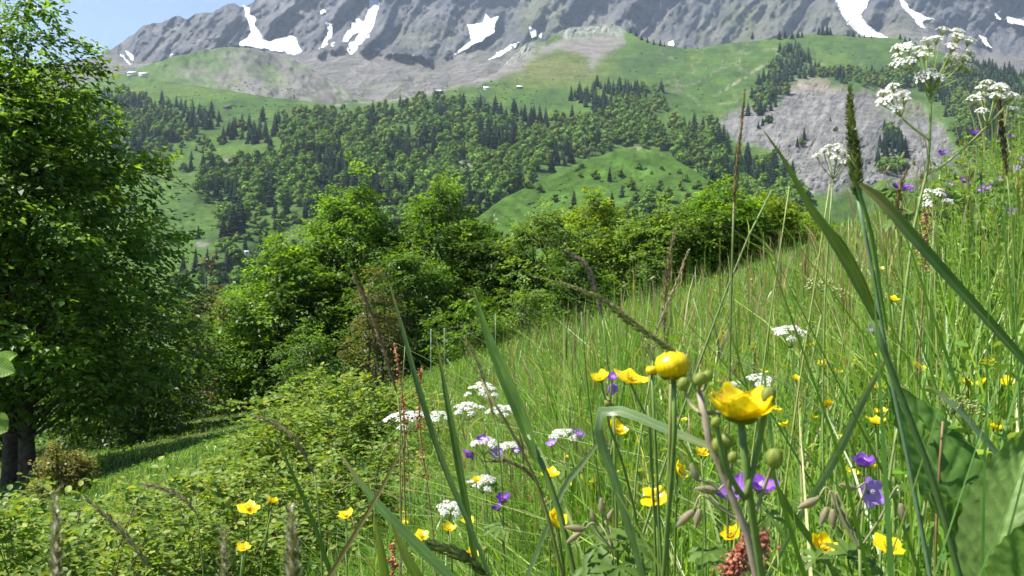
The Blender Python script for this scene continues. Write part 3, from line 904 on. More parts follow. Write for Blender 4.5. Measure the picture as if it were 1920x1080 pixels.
# ------------------------------------------------------------------ low scrub and boulders dotted over the pastures
ICO0 = ico(1)
rq = np.random.default_rng(404)
for nm, lab, regions, col, n, s0, s1, flat in (
        ('pasture_scrub', 'low dark scrub dotted over the pastures across the valley', (((1180, 90), (1480, 90), (1400, 200), (1260, 215), (1150, 140)), ((1500, 80), (1690, 85), (1700, 125), (1540, 130)), ((260, 160), (420, 175), (560, 195), (430, 235), (320, 195)), ((960, 370), (1190, 285), (1290, 330), (1250, 400), (1000, 420)), ((280, 330), (420, 300), (410, 440), (300, 460)), ((720, 185), (930, 150), (1080, 190), (960, 205))), (0.05, 0.09, 0.025), 620, 0.5, 1.9, 0.6),
        ('pasture_boulders', 'pale boulders and stones strewn below the rock wall', (((940, 110), (1100, 100), (1120, 150), (960, 160)), ((620, 190), (900, 150), (1000, 165), (760, 200)), ((1200, 95), (1420, 90), (1380, 160), (1230, 150)), ((1480, 300), (1700, 320), (1640, 350), (1520, 350)), ((430, 150), (600, 170), (560, 190), (420, 170))), (0.24, 0.23, 0.21), 420, 0.5, 1.7, 0.55)):
    g = Geo(); pts = []
    for poly in regions:
        q = np.array(poly, float); c = rq.uniform(q.min(0), q.max(0), (3 * n // len(regions), 2))
        pts.append(c[inpoly(c[:, 0], c[:, 1], poly)][:n // len(regions)])
    pts = np.concatenate(pts)
    spur = (pts[:, 0] > 940) & (pts[:, 0] < 1300) & (pts[:, 1] > 270)
    Ds = np.where(spur, d_spur(pts[:, 0], pts[:, 1]) + s_spur(pts[:, 0], pts[:, 1]), d_hill(pts[:, 0], pts[:, 1]) + s_hill(pts[:, 0], pts[:, 1]))
    for (px, py), D, on_spur in zip(pts, Ds, spur):
        sz = rq.uniform(s0, s1) * (0.7 if on_spur else 1.0)
        V = ICO0[0] * (1 + 0.25 * rq.normal(0, 1, (len(ICO0[0]), 1)).clip(-1.5, 1.5)) * sz * np.array([rq.uniform(0.8, 1.6), rq.uniform(0.8, 1.6), flat]) + P(px, py, D)
        g.add(V, ICO0[1], np.array(col) * rq.uniform(0.6, 1.4))
    tag(g.build(nm, M_FAR), lab, kind='stuff')

# ------------------------------------------------------------------ huts on the pastures
M_WOOD = plain_mat('weathered_wood', (0.10, 0.085, 0.075), 0.85, 0.1, 0.8, 0.35)
M_ROOF_D = plain_mat('dark_shingle', (0.07, 0.068, 0.07), 0.8, 0.2, 0.9, 0.3)
M_ROOF_L = plain_mat('pale_sheet_metal', (0.62, 0.64, 0.66), 0.5, 0.4, 0.6, 0.15)
M_WALL = plain_mat('limewashed_wall', (0.6, 0.57, 0.52), 0.9, 0.1, 0.9, 0.15)


def hut(px, py, wid, dep, wall_h, roof_h, rot, wm, rm, label, zn='h'):
    p = P(px, py, surf(zn, px, py))
    root = empty('alpine_hut', p, label, 'hut', 'huts on the pastures')
    root.rotation_euler = (0, 0, rot)
    w, d = wid / 2, dep / 2
    V = [(-w, -d, -2), (w, -d, -2), (w, d, -2), (-w, d, -2), (-w, -d, wall_h), (w, -d, wall_h), (w, d, wall_h), (-w, d, wall_h), (-w, 0, wall_h + roof_h), (w, 0, wall_h + roof_h)]
    link('wall', mesh_np('wall', V, [np.array([[0, 1, 5, 4], [2, 3, 7, 6]]), np.array([[1, 2, 6, 9, 5], [3, 0, 4, 8, 7]])]), wm, root)
    e = 0.6 if wid > 4 else 0.15
    ro = []
    for s in (-1, 1):
        y0, z0 = s * (d + e), wall_h - e * roof_h / d
        for x in (-w - e, w + e):
            for (yy, zz) in ((y0, z0), (0, wall_h + roof_h)):
                ro += [(x, yy, zz + 0.08), (x, yy, zz + 0.38)]
    F = []
    for b in (0, 8):
        F += [[b + 1, b + 5, b + 7, b + 3], [b, b + 2, b + 6, b + 4], [b, b + 4, b + 5, b + 1], [b + 2, b + 3, b + 7, b + 6], [b, b + 1, b + 3, b + 2], [b + 4, b + 6, b + 7, b + 5]]
    link('roof', mesh_np('roof', ro, np.array(F)), rm, root)
    dv = [(-0.6, -d - 0.05, 0), (0.6, -d - 0.05, 0), (0.6, -d - 0.05, 2), (-0.6, -d - 0.05, 2), (-0.6, -d + 0.1, 0), (0.6, -d + 0.1, 0), (0.6, -d + 0.1, 2), (-0.6, -d + 0.1, 2)]
    link('door', mesh_np('door', dv, np.array([[0, 1, 2, 3], [1, 5, 6, 2], [5, 4, 7, 6], [4, 0, 3, 7], [3, 2, 6, 7]])), M_ROOF_D, root)


hut(1698, 92, 19, 11, 3.0, 4.5, 0.15, M_WOOD, M_ROOF_D, 'dark wooden chalet on the high pasture beside the white umbels')
hut(249, 140, 15, 8, 2.5, 2.5, -0.2, M_WALL, M_ROOF_L, 'long pale roofed barn left of the pair below the rounded hill')
hut(269, 142, 13, 8, 2.5, 2.5, 0.1, M_WALL, M_ROOF_L, 'pale roofed barn right of the pair below the rounded hill')
hut(426, 204, 9, 6, 2.2, 2.2, 0.1, M_WOOD, M_ROOF_D, 'small grey hut on the meadow above the left forest edge')
hut(438, 305, 9, 6, 2.4, 2.6, 0.3, M_WOOD, M_ROOF_D, 'small dark barn on the green strip inside the forest')
hut(824, 175, 9, 7, 2.4, 2.4, -0.3, M_WOOD, M_ROOF_L, 'small hut with a pale roof above the spruces')
hut(912, 168, 8, 5, 2.2, 2.0, 0.1, M_WALL, M_ROOF_L, 'small white hut between two others on the pasture')
hut(974, 166, 8, 5, 2.2, 2.0, 0.2, M_WOOD, M_ROOF_L, 'small green grey hut on the pasture under the outcrop')
hut(463, 477, 2.4, 2.0, 1.3, 0.7, 0.0, M_WALL, M_ROOF_L, 'tiny white shed on the lower left meadow')
# ------------------------------------------------------------------ leafy trees and bushes at the meadow's edge
def leaf_quads(pos, d, up, size, r, width=0.55, fold=0.18):
    """diamond leaves: base, side, tip, side; pos (n,3), d direction of the tip, up the leaf's face"""
    d = norm(d); s = norm(np.cross(d, up)); u = np.cross(s, d)
    L = size[:, None]
    b = pos; t = pos + d * L
    m = pos + d * L * 0.45 + u * L * fold
    a1 = m + s * L * width * 0.5; a2 = m - s * L * width * 0.5
    V = np.stack([b, a1, t, a2], 1).reshape(-1, 3)
    return V


def spray_leaves(r, centre, outdir, n_leaf, length, size, droop=0.35, spread=0.8):
    """sprays of leaves; centre, outdir (m,3). Returns leaf quads verts and the leaf count per spray"""
    m = len(centre)
    d = norm(outdir + r.normal(0, 0.25, (m, 3))); d[:, 2] = d[:, 2] * 0.6 - droop * r.uniform(0.2, 1.0, m); d = norm(d)
    up = norm(np.array([0, 0, 1.0]) + 0.35 * d + r.normal(0, 0.22, (m, 3)))
    s = norm(np.cross(d, up)); up = np.cross(s, d)
    k = np.arange(n_leaf)
    t = (k + 0.5) / n_leaf
    side = np.where(k % 2 == 0, 1.0, -1.0)
    pos = centre[:, None] + d[:, None] * (t * length)[None, :, None] + s[:, None] * (side * length * 0.10)[None, :, None]
    pos = pos + r.normal(0, length * 0.09, pos.shape)
    ld = d[:, None] * 0.75 + s[:, None] * (side * spread)[None, :, None] + r.normal(0, 0.28, pos.shape)
    ld[..., 2] -= 0.22
    lu = up[:, None] + r.normal(0, 0.3, pos.shape)
    sz = size * r.uniform(0.65, 1.25, (m, n_leaf))
    return leaf_quads(pos.reshape(-1, 3), ld.reshape(-1, 3), lu.reshape(-1, 3), sz.ravel(), r)


def leafy(name, label, cat, px, D, top_py, width_px, profile, n_clump, sprays, leaves, leaf, cols, seed, trunk_r=0.12, bottom=0.12, stems=1, clump=0.26, group=None, depth=1.0, lean=0.0, base=None, base_top=None, shell=0.45, bark=None):
    r = np.random.default_rng(seed)
    x = (px - 960) / FX * D
    b = np.array([x, D, float(ground(x, D))]) if base is None else np.asarray(base, float)
    H = (540 - top_py) / FX * D - b[2]
    R = width_px / 2 / FX * D
    root = empty(name, b, label, cat, group)
    hs = np.array([p[0] for p in profile]); rs = np.array([p[1] for p in profile])
    # clumps through the crown's volume, denser towards the outside
    hh = np.linspace(bottom, 0.97, 200); ww = np.interp(hh, hs, rs) ** 1.3 + 0.03
    h = r.choice(hh, n_clump, p=ww / ww.sum()) + r.normal(0, 0.01, n_clump)
    az = r.uniform(0, 2 * np.pi, n_clump)
    rho = np.interp(h, hs, rs) * R * (shell + (1 - shell) * np.sqrt(r.uniform(0, 1, n_clump))) * r.uniform(0.72, 1.06, n_clump)
    lx = lean * R * (h - 0.1)
    C = np.stack([rho * np.cos(az) + lx, rho * np.sin(az) * depth, h * H], 1)
    cr = R * clump * (0.55 + 0.6 * np.interp(h, hs, rs)) * r.uniform(0.7, 1.3, n_clump)
    g = Geo()
    # stems and limbs
    stem_tops = []
    for k in range(stems):
        off = np.array([(k - (stems - 1) / 2) * trunk_r * 5.2, r.normal(0, 0.2) if stems > 1 else 0, 0])
        if base_top is not None and k < len(base_top): off = np.array(base_top[k])
        q = np.array([off * 0.9 + (0, 0, -0.4), off * 1.0 + (r.normal(0, 0.05), r.normal(0, 0.05), 0.18 * H), off * 1.15 + (r.normal(0, 0.12) + lean * R * 0.2, r.normal(0, 0.12), 0.45 * H), off * 1.2 + (lean * R * 0.5, r.normal(0, 0.15), 0.72 * H), off * 0.9 + (lean * R * 0.8, r.normal(0, 0.1), 0.92 * H)])
        c = catmull(q, 16); rad = trunk_r * np.linspace(1.25, 0.12, 16)
        rad[0] *= 1.3; rad[1] *= 1.08
        gt = Geo(); V, F = tube(c, rad, 10); gt.add(V, F)
        gt.build('trunk', bark or M_BARK, root, True)
        stem_tops.append(c)
    for i in range(n_clump):
        c = stem_tops[i % stems]
        z0 = max(0.06 * H, C[i, 2] * r.uniform(0.55, 0.85) - 0.05 * H)
        j = np.argmin(np.abs(c[:, 2] - z0)); s0 = c[j]
        mid = s0 * 0.5 + C[i] * 0.5 + np.array([0, 0, 0.10 * np.linalg.norm(C[i] - s0)]) + r.normal(0, 0.06 * R, 3)
        q = catmull([s0, mid, C[i]], 7)
        r0 = trunk_r * 0.34 * (1 - 0.6 * j / 16) * r.uniform(0.5, 1.1)
        V, F = tube(q, r0 * np.linspace(1, 0.15, 7), 5, False); g.add(V, F)
    g.build('limbs', bark or M_BARK, root, True)
    # leading shoots that stand out of the crown
    k = max(3, n_clump // 12)
    hs_ = r.uniform(0.55, 1.0, k); aa = r.uniform(0, 6.283, k); rr_ = np.interp(hs_, hs, rs) * R * r.uniform(0.3, 0.95, k)
    S = np.stack([rr_ * np.cos(aa), rr_ * np.sin(aa) * depth, (hs_ + r.uniform(0.0, 0.07, k)) * H], 1)
    C = np.concatenate([C, S]); cr = np.concatenate([cr, R * 0.11 * r.uniform(0.7, 1.2, k)]); n_clump = len(C)
    tall = np.concatenate([np.full(n_clump - k, 0.62), np.full(k, 1.9)])
    # sprays
    m = n_clump * sprays
    ci = np.repeat(np.arange(n_clump), sprays)
    u = norm(r.normal(0, 1, (m, 3))) * (r.uniform(0.15, 1, (m, 1)) ** 0.45)
    u[:, 2] = u[:, 2] * tall[ci]
    pos = C[ci] + u * cr[ci][:, None]
    outd = norm(C[ci] * np.array([1, 1, 0.0]) + 1e-3) * 0.8 + u
    V = spray_leaves(r, pos, outd, leaves, leaf * 4.0, leaf * 1.28)
    nl = len(V) // 4
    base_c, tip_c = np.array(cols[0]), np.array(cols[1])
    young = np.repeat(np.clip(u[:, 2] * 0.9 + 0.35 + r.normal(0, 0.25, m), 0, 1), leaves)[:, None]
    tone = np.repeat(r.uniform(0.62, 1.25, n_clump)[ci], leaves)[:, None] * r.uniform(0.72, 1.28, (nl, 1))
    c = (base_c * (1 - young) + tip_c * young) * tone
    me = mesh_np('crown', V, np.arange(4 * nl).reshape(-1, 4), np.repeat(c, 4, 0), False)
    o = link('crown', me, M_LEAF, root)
    o['kind'] = 'stuff'
    return root


ROUND = [(0.0, 0.35), (0.12, 0.72), (0.35, 1.0), (0.6, 0.92), (0.8, 0.66), (0.93, 0.34), (1.0, 0.06)]
CONE = [(0.0, 0.55), (0.15, 0.95), (0.35, 1.0), (0.55, 0.78), (0.75, 0.5), (0.9, 0.26), (1.0, 0.05)]
OVAL = [(0.0, 0.3), (0.15, 0.75), (0.4, 1.0), (0.65, 0.95), (0.85, 0.6), (0.95, 0.3), (1.0, 0.08)]
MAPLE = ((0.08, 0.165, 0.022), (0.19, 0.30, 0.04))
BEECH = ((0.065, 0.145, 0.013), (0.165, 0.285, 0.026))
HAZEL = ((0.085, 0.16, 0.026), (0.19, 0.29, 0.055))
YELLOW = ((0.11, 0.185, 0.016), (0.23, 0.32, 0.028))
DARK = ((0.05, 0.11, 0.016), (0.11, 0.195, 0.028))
TG = 'leafy trees along the meadow edge'

# the tall tree on the left, two stems
TALL = [(0.0, 0.25), (0.10, 0.55), (0.18, 0.86), (0.30, 1.0), (0.42, 0.93), (0.55, 0.88), (0.68, 0.66), (0.8, 0.56), (0.88, 0.44), (0.95, 0.24), (1.0, 0.05)]
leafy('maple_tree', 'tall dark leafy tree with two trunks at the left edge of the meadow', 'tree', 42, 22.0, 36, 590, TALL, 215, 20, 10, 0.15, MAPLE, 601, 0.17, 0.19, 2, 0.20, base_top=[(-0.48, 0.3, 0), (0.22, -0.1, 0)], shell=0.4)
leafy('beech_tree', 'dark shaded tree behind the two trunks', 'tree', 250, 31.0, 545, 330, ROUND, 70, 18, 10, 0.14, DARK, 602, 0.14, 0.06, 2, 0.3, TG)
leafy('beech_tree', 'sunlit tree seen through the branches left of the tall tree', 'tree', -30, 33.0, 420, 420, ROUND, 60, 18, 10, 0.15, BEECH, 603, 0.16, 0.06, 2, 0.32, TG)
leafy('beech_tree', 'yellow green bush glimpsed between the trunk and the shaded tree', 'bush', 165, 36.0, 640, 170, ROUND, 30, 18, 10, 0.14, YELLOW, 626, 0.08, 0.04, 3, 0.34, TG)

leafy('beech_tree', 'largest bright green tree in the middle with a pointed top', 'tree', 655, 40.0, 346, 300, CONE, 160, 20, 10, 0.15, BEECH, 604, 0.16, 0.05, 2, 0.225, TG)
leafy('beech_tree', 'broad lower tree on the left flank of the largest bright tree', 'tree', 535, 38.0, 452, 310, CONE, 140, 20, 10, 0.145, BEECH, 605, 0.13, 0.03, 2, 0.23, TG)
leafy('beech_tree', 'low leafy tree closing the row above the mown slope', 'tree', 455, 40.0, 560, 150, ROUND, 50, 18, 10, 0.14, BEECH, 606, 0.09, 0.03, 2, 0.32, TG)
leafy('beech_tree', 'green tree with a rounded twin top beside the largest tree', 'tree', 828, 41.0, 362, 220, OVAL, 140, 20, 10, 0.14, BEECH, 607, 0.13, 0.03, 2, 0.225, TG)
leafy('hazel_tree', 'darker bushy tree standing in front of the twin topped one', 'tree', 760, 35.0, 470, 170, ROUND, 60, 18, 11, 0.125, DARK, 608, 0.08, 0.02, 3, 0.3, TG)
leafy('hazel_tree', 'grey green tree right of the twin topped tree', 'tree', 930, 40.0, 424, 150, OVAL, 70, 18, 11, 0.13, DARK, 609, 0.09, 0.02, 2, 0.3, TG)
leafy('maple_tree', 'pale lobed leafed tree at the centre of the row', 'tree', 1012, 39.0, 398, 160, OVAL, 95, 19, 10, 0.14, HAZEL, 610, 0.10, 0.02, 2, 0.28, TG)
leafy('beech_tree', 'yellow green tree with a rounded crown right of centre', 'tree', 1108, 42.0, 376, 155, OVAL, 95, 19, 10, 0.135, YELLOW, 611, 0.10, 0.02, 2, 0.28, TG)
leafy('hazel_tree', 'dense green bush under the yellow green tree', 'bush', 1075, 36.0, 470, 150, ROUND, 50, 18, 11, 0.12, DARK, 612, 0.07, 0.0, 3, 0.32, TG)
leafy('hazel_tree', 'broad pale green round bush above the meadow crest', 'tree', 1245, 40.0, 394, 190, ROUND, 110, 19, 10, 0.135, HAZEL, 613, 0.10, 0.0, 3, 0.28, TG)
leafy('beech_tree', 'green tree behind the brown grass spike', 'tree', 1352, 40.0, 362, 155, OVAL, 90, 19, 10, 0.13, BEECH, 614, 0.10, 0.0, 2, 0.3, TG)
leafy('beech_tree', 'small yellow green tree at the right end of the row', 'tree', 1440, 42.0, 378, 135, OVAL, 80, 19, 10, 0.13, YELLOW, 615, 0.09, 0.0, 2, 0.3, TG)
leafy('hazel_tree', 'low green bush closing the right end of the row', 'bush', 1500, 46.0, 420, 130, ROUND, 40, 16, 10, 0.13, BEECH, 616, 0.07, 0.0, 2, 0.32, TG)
# thin reddish young tree and bushes in the gap
leafy('young_ash', 'thin reddish leaved sapling in the gap between the two dark masses', 'tree', 385, 36.0, 490, 95, CONE, 26, 7, 7, 0.12, ((0.14, 0.11, 0.05), (0.2, 0.15, 0.07)), 617, 0.05, 0.15, 1, 0.3, TG, bark=plain_mat('pale_bark', (0.26, 0.24, 0.21), 0.9, 0.1, 12, 0.3))
leafy('hawthorn_bush', 'brownish thin bush in front of the tree row beside the fence', 'bush', 705, 27.0, 505, 110, CONE, 40, 12, 9, 0.075, ((0.09, 0.105, 0.035), (0.14, 0.13, 0.05)), 618, 0.04, 0.0, 3, 0.3, TG)
leafy('hazel_bush', 'low leafy bush at the foot of the tree row behind the fence', 'bush', 880, 30.0, 545, 140, ROUND, 36, 14, 10, 0.085, BEECH, 619, 0.03, 0.0, 3, 0.34, TG)
leafy('hazel_bush', 'low leafy bush right of the fence under the tree row', 'bush', 985, 31.0, 545, 120, ROUND, 30, 14, 10, 0.085, HAZEL, 620, 0.03, 0.0, 3, 0.34, TG)
leafy('hazel_bush', 'low bush below the broad lower tree on the slope', 'bush', 590, 29.0, 610, 150, ROUND, 40, 14, 10, 0.085, DARK, 621, 0.03, 0.0, 3, 0.34, TG)
leafy('box_bush', 'small rounded yellowish bush at the foot of the tall tree', 'bush', 118, 14.0, 838, 92, ROUND, 36, 14, 9, 0.045, ((0.12, 0.13, 0.03), (0.22, 0.2, 0.06)), 622, 0.02, 0.0, 3, 0.3)
leafy('hawthorn_bush', 'low dark thicket on the edge below the shaded tree', 'bush', 330, 37.0, 690, 150, ROUND, 36, 12, 9, 0.11, DARK, 623, 0.04, 0.0, 3, 0.34, TG)
# ------------------------------------------------------------------ the meadow's grass
def blades(root, height, width, az, bend, cols, r, seg=3, droop=0.0):
    """grass blades as tapering strips: root (n,3)"""
    n = len(root)
    d = np.stack([np.cos(az), np.sin(az), np.zeros(n)], 1)
    fa = az + np.pi / 2 + r.normal(0, 0.9, n)
    s = np.stack([np.cos(fa), np.sin(fa), np.zeros(n)], 1)
    t = np.linspace(0, 1, seg + 1)
    wprof = np.interp(t, [0, 0.35, 0.75, 1], [0.75, 1.0, 0.62, 0.06])
    Vs = []
    for k, tt in enumerate(t):
        c = root + d * (bend * height * tt ** 2)[:, None] + np.array([0, 0, 1.0]) * (height * (tt - 0.32 * np.abs(bend) * tt ** 2.4))[:, None]
        w = (width * wprof[k] / 2)[:, None]
        Vs.append(c - s * w); Vs.append(c + s * w)
    V = np.stack(Vs, 1)
    m = 2 * (seg + 1)
    base = (np.arange(n) * m)[:, None]
    F = []
    for k in range(seg):
        F.append(np.concatenate([base + 2 * k, base + 2 * k + 1, base + 2 * k + 3, base + 2 * k + 2], 1))
    F = np.stack(F, 1).reshape(-1, 4)
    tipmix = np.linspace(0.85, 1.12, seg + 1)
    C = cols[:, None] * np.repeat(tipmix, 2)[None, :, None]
    return V.reshape(-1, 3), F, C.reshape(-1, 3)


GPAL = np.array([(0.095, 0.20, 0.024), (0.15, 0.265, 0.032), (0.085, 0.18, 0.042), (0.22, 0.30, 0.055), (0.12, 0.23, 0.028), (0.42, 0.38, 0.2)])


def grass_cols(r, n, p=(0.26, 0.26, 0.14, 0.17, 0.13, 0.04)):
    c = GPAL[r.choice(6, n, p=p)]
    return c * r.uniform(0.7, 1.3, (n, 1))


def tallness(px, D):
    """long uncut growth on the right, shorter sward on the left and far off"""
    t = sstep(900, 1250, px + 90 * np.log(np.maximum(D, 0.5)))
    return (0.24 + 0.42 * t) * (1 - 0.45 * sstep(4, 16, D)) + 0.16 * sstep(1560, 1800, px) * sstep(6, 3, D)


r = np.random.default_rng(77)
g = Geo()
# (count, near, far, width, segments)
for cnt, d0, d1, wd, seg in ((15000, 0.55, 3.0, 0.0042, 4), (30000, 2.2, 9.0, 0.0060, 3), (48000, 8.0, 24.0, 0.0145, 2), (34000, 22.0, 56.0, 0.038, 2)):
    u = r.uniform(0, 1, cnt)
    D = np.sqrt(d0 ** 2 + (d1 ** 2 - d0 ** 2) * u) if d0 < 2 else d0 * (d1 / d0) ** (u ** 0.75)
    px = r.uniform(-160, 2080, cnt)
    x = (px - 960) / FX * D
    ht = tallness(px, D) * r.uniform(0.4, 1.25, cnt) * (1 + 0.55 * fbm(x * 0.9, D * 0.9, 3, 161))
    root = np.stack([x, D, ground(x, D) - 0.01], 1)
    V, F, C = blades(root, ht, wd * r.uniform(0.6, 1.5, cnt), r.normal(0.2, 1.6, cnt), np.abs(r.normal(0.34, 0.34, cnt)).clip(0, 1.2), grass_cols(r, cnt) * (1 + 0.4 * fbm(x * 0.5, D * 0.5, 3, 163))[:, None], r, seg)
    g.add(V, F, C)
# broad bright leaves of the coarser grasses, arching over
cnt = 2600
D = 1.15 + 6 * r.uniform(0, 1, cnt) ** 1.3; px = 860 + 1140 * r.uniform(0, 1, cnt) ** 0.8; x = (px - 960) / FX * D
V, F, C = blades(np.stack([x, D, ground(x, D)], 1), tallness(px, D) * r.uniform(0.6, 1.2, cnt), 0.0085 * r.uniform(0.6, 1.4, cnt), r.normal(0, 1.8, cnt), np.abs(r.normal(0.6, 0.4, cnt)).clip(0, 1.5), np.array([(0.17, 0.28, 0.04), (0.22, 0.32, 0.08), (0.13, 0.24, 0.05), (0.28, 0.34, 0.14)])[r.integers(0, 4, cnt)] * r.uniform(0.8, 1.2, (cnt, 1)), r, 6)
g.add(V, F, C)
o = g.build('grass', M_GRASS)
tag(o, 'dense green meadow grass covering the slope', kind='stuff')

# thin flowering stems with brownish heads, standing above the leaves
g = Geo()
cnt = 1700
D = 2.0 + 34 * r.uniform(0, 1, cnt) ** 1.7
px = 860 + 1160 * r.uniform(0, 1, cnt) ** 0.8
x = (px - 960) / FX * D
ht = (tallness(px, D) + 0.08) * r.uniform(0.75, 1.2, cnt)
root = np.stack([x, D, ground(x, D)], 1)
az = r.normal(0.1, 1.2, cnt); bd = np.abs(r.normal(0.14, 0.12, cnt))
hc = np.array([(0.26, 0.19, 0.11), (0.22, 0.23, 0.09), (0.30, 0.26, 0.14), (0.18, 0.13, 0.09)])[r.integers(0, 4, cnt)]
V, F, C = blades(root, ht, 0.0016 + 0.0003 * D, az, bd, np.tile(np.array([0.17, 0.21, 0.07]), (cnt, 1)) * r.uniform(0.7, 1.3, (cnt, 1)), r, 3)
g.add(V, F, C)
# heads: crossed tapering strips at the tip
for ang in (0.0, 1.6):
    top = root + np.stack([np.cos(az) * bd * ht * 0.72, np.sin(az) * bd * ht * 0.72, ht * (0.85 - 0.32 * bd * 0.66)], 1)
    V, F, C = blades(top, ht * r.uniform(0.12, 0.22, cnt), (0.0032 + 0.0006 * D) * r.uniform(0.6, 1.4, cnt), az + ang, bd * 1.5, hc * r.uniform(0.7, 1.3, (cnt, 1)), r, 3)
    g.add(V, F, C)
# a few taller pale stems close by on the right
cnt = 300
D = r.uniform(0.95, 3.2, cnt); px = 1180 + 780 * r.uniform(0, 1, cnt) ** 0.75; x = (px - 960) / FX * D
ht = (0.55 + 0.32 * sstep(1150, 1600, px)) * r.uniform(0.75, 1.15, cnt); rt = np.stack([x, D, ground(x, D)], 1); az = r.normal(0, 1.4, cnt); bd = np.abs(r.normal(0.12, 0.12, cnt))
V, F, C = blades(rt, ht, 0.0022 * r.uniform(0.7, 1.3, cnt), az, bd, np.array([(0.22, 0.30, 0.09), (0.28, 0.32, 0.12), (0.15, 0.24, 0.05)])[r.integers(0, 3, cnt)] * r.uniform(0.8, 1.2, (cnt, 1)), r, 5); g.add(V, F, C)
o = g.build('grass_seed_stems', M_GRASS)
tag(o, 'thin flowering grass stems with brownish heads above the meadow', kind='stuff')

# low broad leaves of the herbs between the grasses
g = Geo()
cnt = 50000
D = 0.8 + 40 * r.uniform(0, 1, cnt) ** 1.8
px = r.uniform(-100, 2040, cnt)
x = (px - 960) / FX * D
pos = np.stack([x, D, ground(x, D) + r.uniform(0.02, 0.9, cnt) * tallness(px, D) * (1 + 0.55 * fbm(x * 0.9, D * 0.9, 3, 161))], 1)
dr = r.normal(0, 1, (cnt, 3)); dr[:, 2] = np.abs(dr[:, 2]) * 0.4
V = leaf_quads(pos, dr, np.array([0, 0, 1.0]) + r.normal(0, 0.4, (cnt, 3)), 0.013 * r.uniform(0.6, 1.8, cnt) * (1 + 0.11 * D), r, 0.42)
c = grass_cols(r, cnt, (0.35, 0.25, 0.25, 0.1, 0.05, 0.0))
g.add(V, np.arange(4 * cnt).reshape(-1, 4), np.repeat(c, 4, 0))
o = g.build('herb_leaves', M_HERB)
tag(o, 'small herb leaves growing low among the meadow grass', kind='stuff')

# taller leafy herbs on the bank at the right
g = Geo()
cnt = 15000
D = r.uniform(1.5, 4.5, cnt)
px = 1600 + 420 * r.uniform(0, 1, cnt) ** 0.8
x = (px - 960) / FX * D
top = 0.62 + 0.30 * sstep(1600, 1840, px) + 0.1 * fbm(px / 30, D * 2, 3, 171)
pos = np.stack([x, D, ground(x, D) + top * r.uniform(0.35, 1.0, cnt) ** 0.7], 1)
dr = r.normal(0, 1, (cnt, 3)); dr[:, 2] = np.abs(dr[:, 2]) * 0.5
V = leaf_quads(pos, dr, np.array([0, 0, 1.0]) + r.normal(0, 0.5, (cnt, 3)), 0.013 * r.uniform(0.6, 1.8, cnt), r, 0.3)
c = grass_cols(r, cnt, (0.25, 0.3, 0.1, 0.25, 0.1, 0.0))
g.add(V, np.arange(4 * cnt).reshape(-1, 4), np.repeat(c, 4, 0))
cnt = 2200
D = r.uniform(1.5, 4.5, cnt); px = 1600 + 420 * r.uniform(0, 1, cnt) ** 0.8; x = (px - 960) / FX * D
V, F, C = blades(np.stack([x, D, ground(x, D)], 1), (0.66 + 0.30 * sstep(1600, 1840, px)) * r.uniform(0.6, 1.1, cnt), 0.0035 * r.uniform(0.6, 1.4, cnt), r.normal(0, 1.6, cnt), np.abs(r.normal(0.15, 0.12, cnt)), grass_cols(r, cnt), r, 3)
g.add(V, F, C)
o = g.build('herb_bank', M_HERB)
tag(o, 'leafy tall herbs on the bank under the white umbels', kind='stuff')

# tangled tufts, repeated over the near meadow
tufts = []
for k in range(4):
    g = Geo(); n = 64
    a = r.uniform(0, 6.283, n); q = 0.17 * np.sqrt(r.uniform(0, 1, n))
    ht = r.uniform(0.28, 0.72, n)
    V, F, C = blades(np.stack([q * np.cos(a), q * np.sin(a), np.zeros(n)], 1), ht, 0.0036 * r.uniform(0.5, 1.4, n), a + r.normal(0, 1.0, n), np.abs(r.normal(0.5, 0.42, n)).clip(0, 1.5), grass_cols(r, n, (0.25, 0.29, 0.12, 0.2, 0.12, 0.02)), r, 5)
    g.add(V, F, C)
    n = 10; a = r.uniform(0, 6.283, n); q = 0.15 * np.sqrt(r.uniform(0, 1, n)); ht = r.uniform(0.5, 0.82, n); bd = np.abs(r.normal(0.2, 0.15, n))
    rt = np.stack([q * np.cos(a), q * np.sin(a), np.zeros(n)], 1)
    V, F, C = blades(rt, ht, np.full(n, 0.0022), a, bd, np.tile(np.array([0.2, 0.28, 0.08]), (n, 1)) * r.uniform(0.8, 1.3, (n, 1)), r, 4); g.add(V, F, C)
    tp = rt + np.stack([np.cos(a) * bd * ht * 0.8, np.sin(a) * bd * ht * 0.8, ht * (0.88 - 0.25 * bd)], 1)
    for ang in (0.0, 1.6):
        V, F, C = blades(tp, ht * 0.13, np.full(n, 0.0035), a + ang, bd * 2, np.array([(0.30, 0.27, 0.12), (0.26, 0.19, 0.11), (0.24, 0.3, 0.1)])[r.integers(0, 3, n)], r, 3); g.add(V, F, C)
    n = 46; pos = np.stack([r.normal(0, 0.09, n), r.normal(0, 0.09, n), r.uniform(0.04, 0.46, n)], 1); dr = r.normal(0, 1, (n, 3)); dr[:, 2] = np.abs(dr[:, 2]) * 0.4
    V = leaf_quads(pos, dr, np.array([0, 0, 1.0]) + r.normal(0, 0.4, (n, 3)), 0.02 * r.uniform(0.5, 1.7, n), r, 0.4)
    g.add(V, np.arange(4 * n).reshape(-1, 4), np.repeat(grass_cols(r, n, (0.35, 0.25, 0.2, 0.15, 0.05, 0.0)), 4, 0))
    o = g.build('grass_tuft', M_GRASS); COL.objects.unlink(o); tufts.append(o)
cnt = 1150
D = 1.7 + 10 * r.uniform(0, 1, cnt) ** 1.2
px = 560 + 1480 * r.uniform(0, 1, cnt) ** 0.85
x = (px - 960) / FX * D
keep = ~((px < 780) & (D > 2.6) & (D < 9.5))
x, D, px = x[keep], D[keep], px[keep]; cnt = len(x)
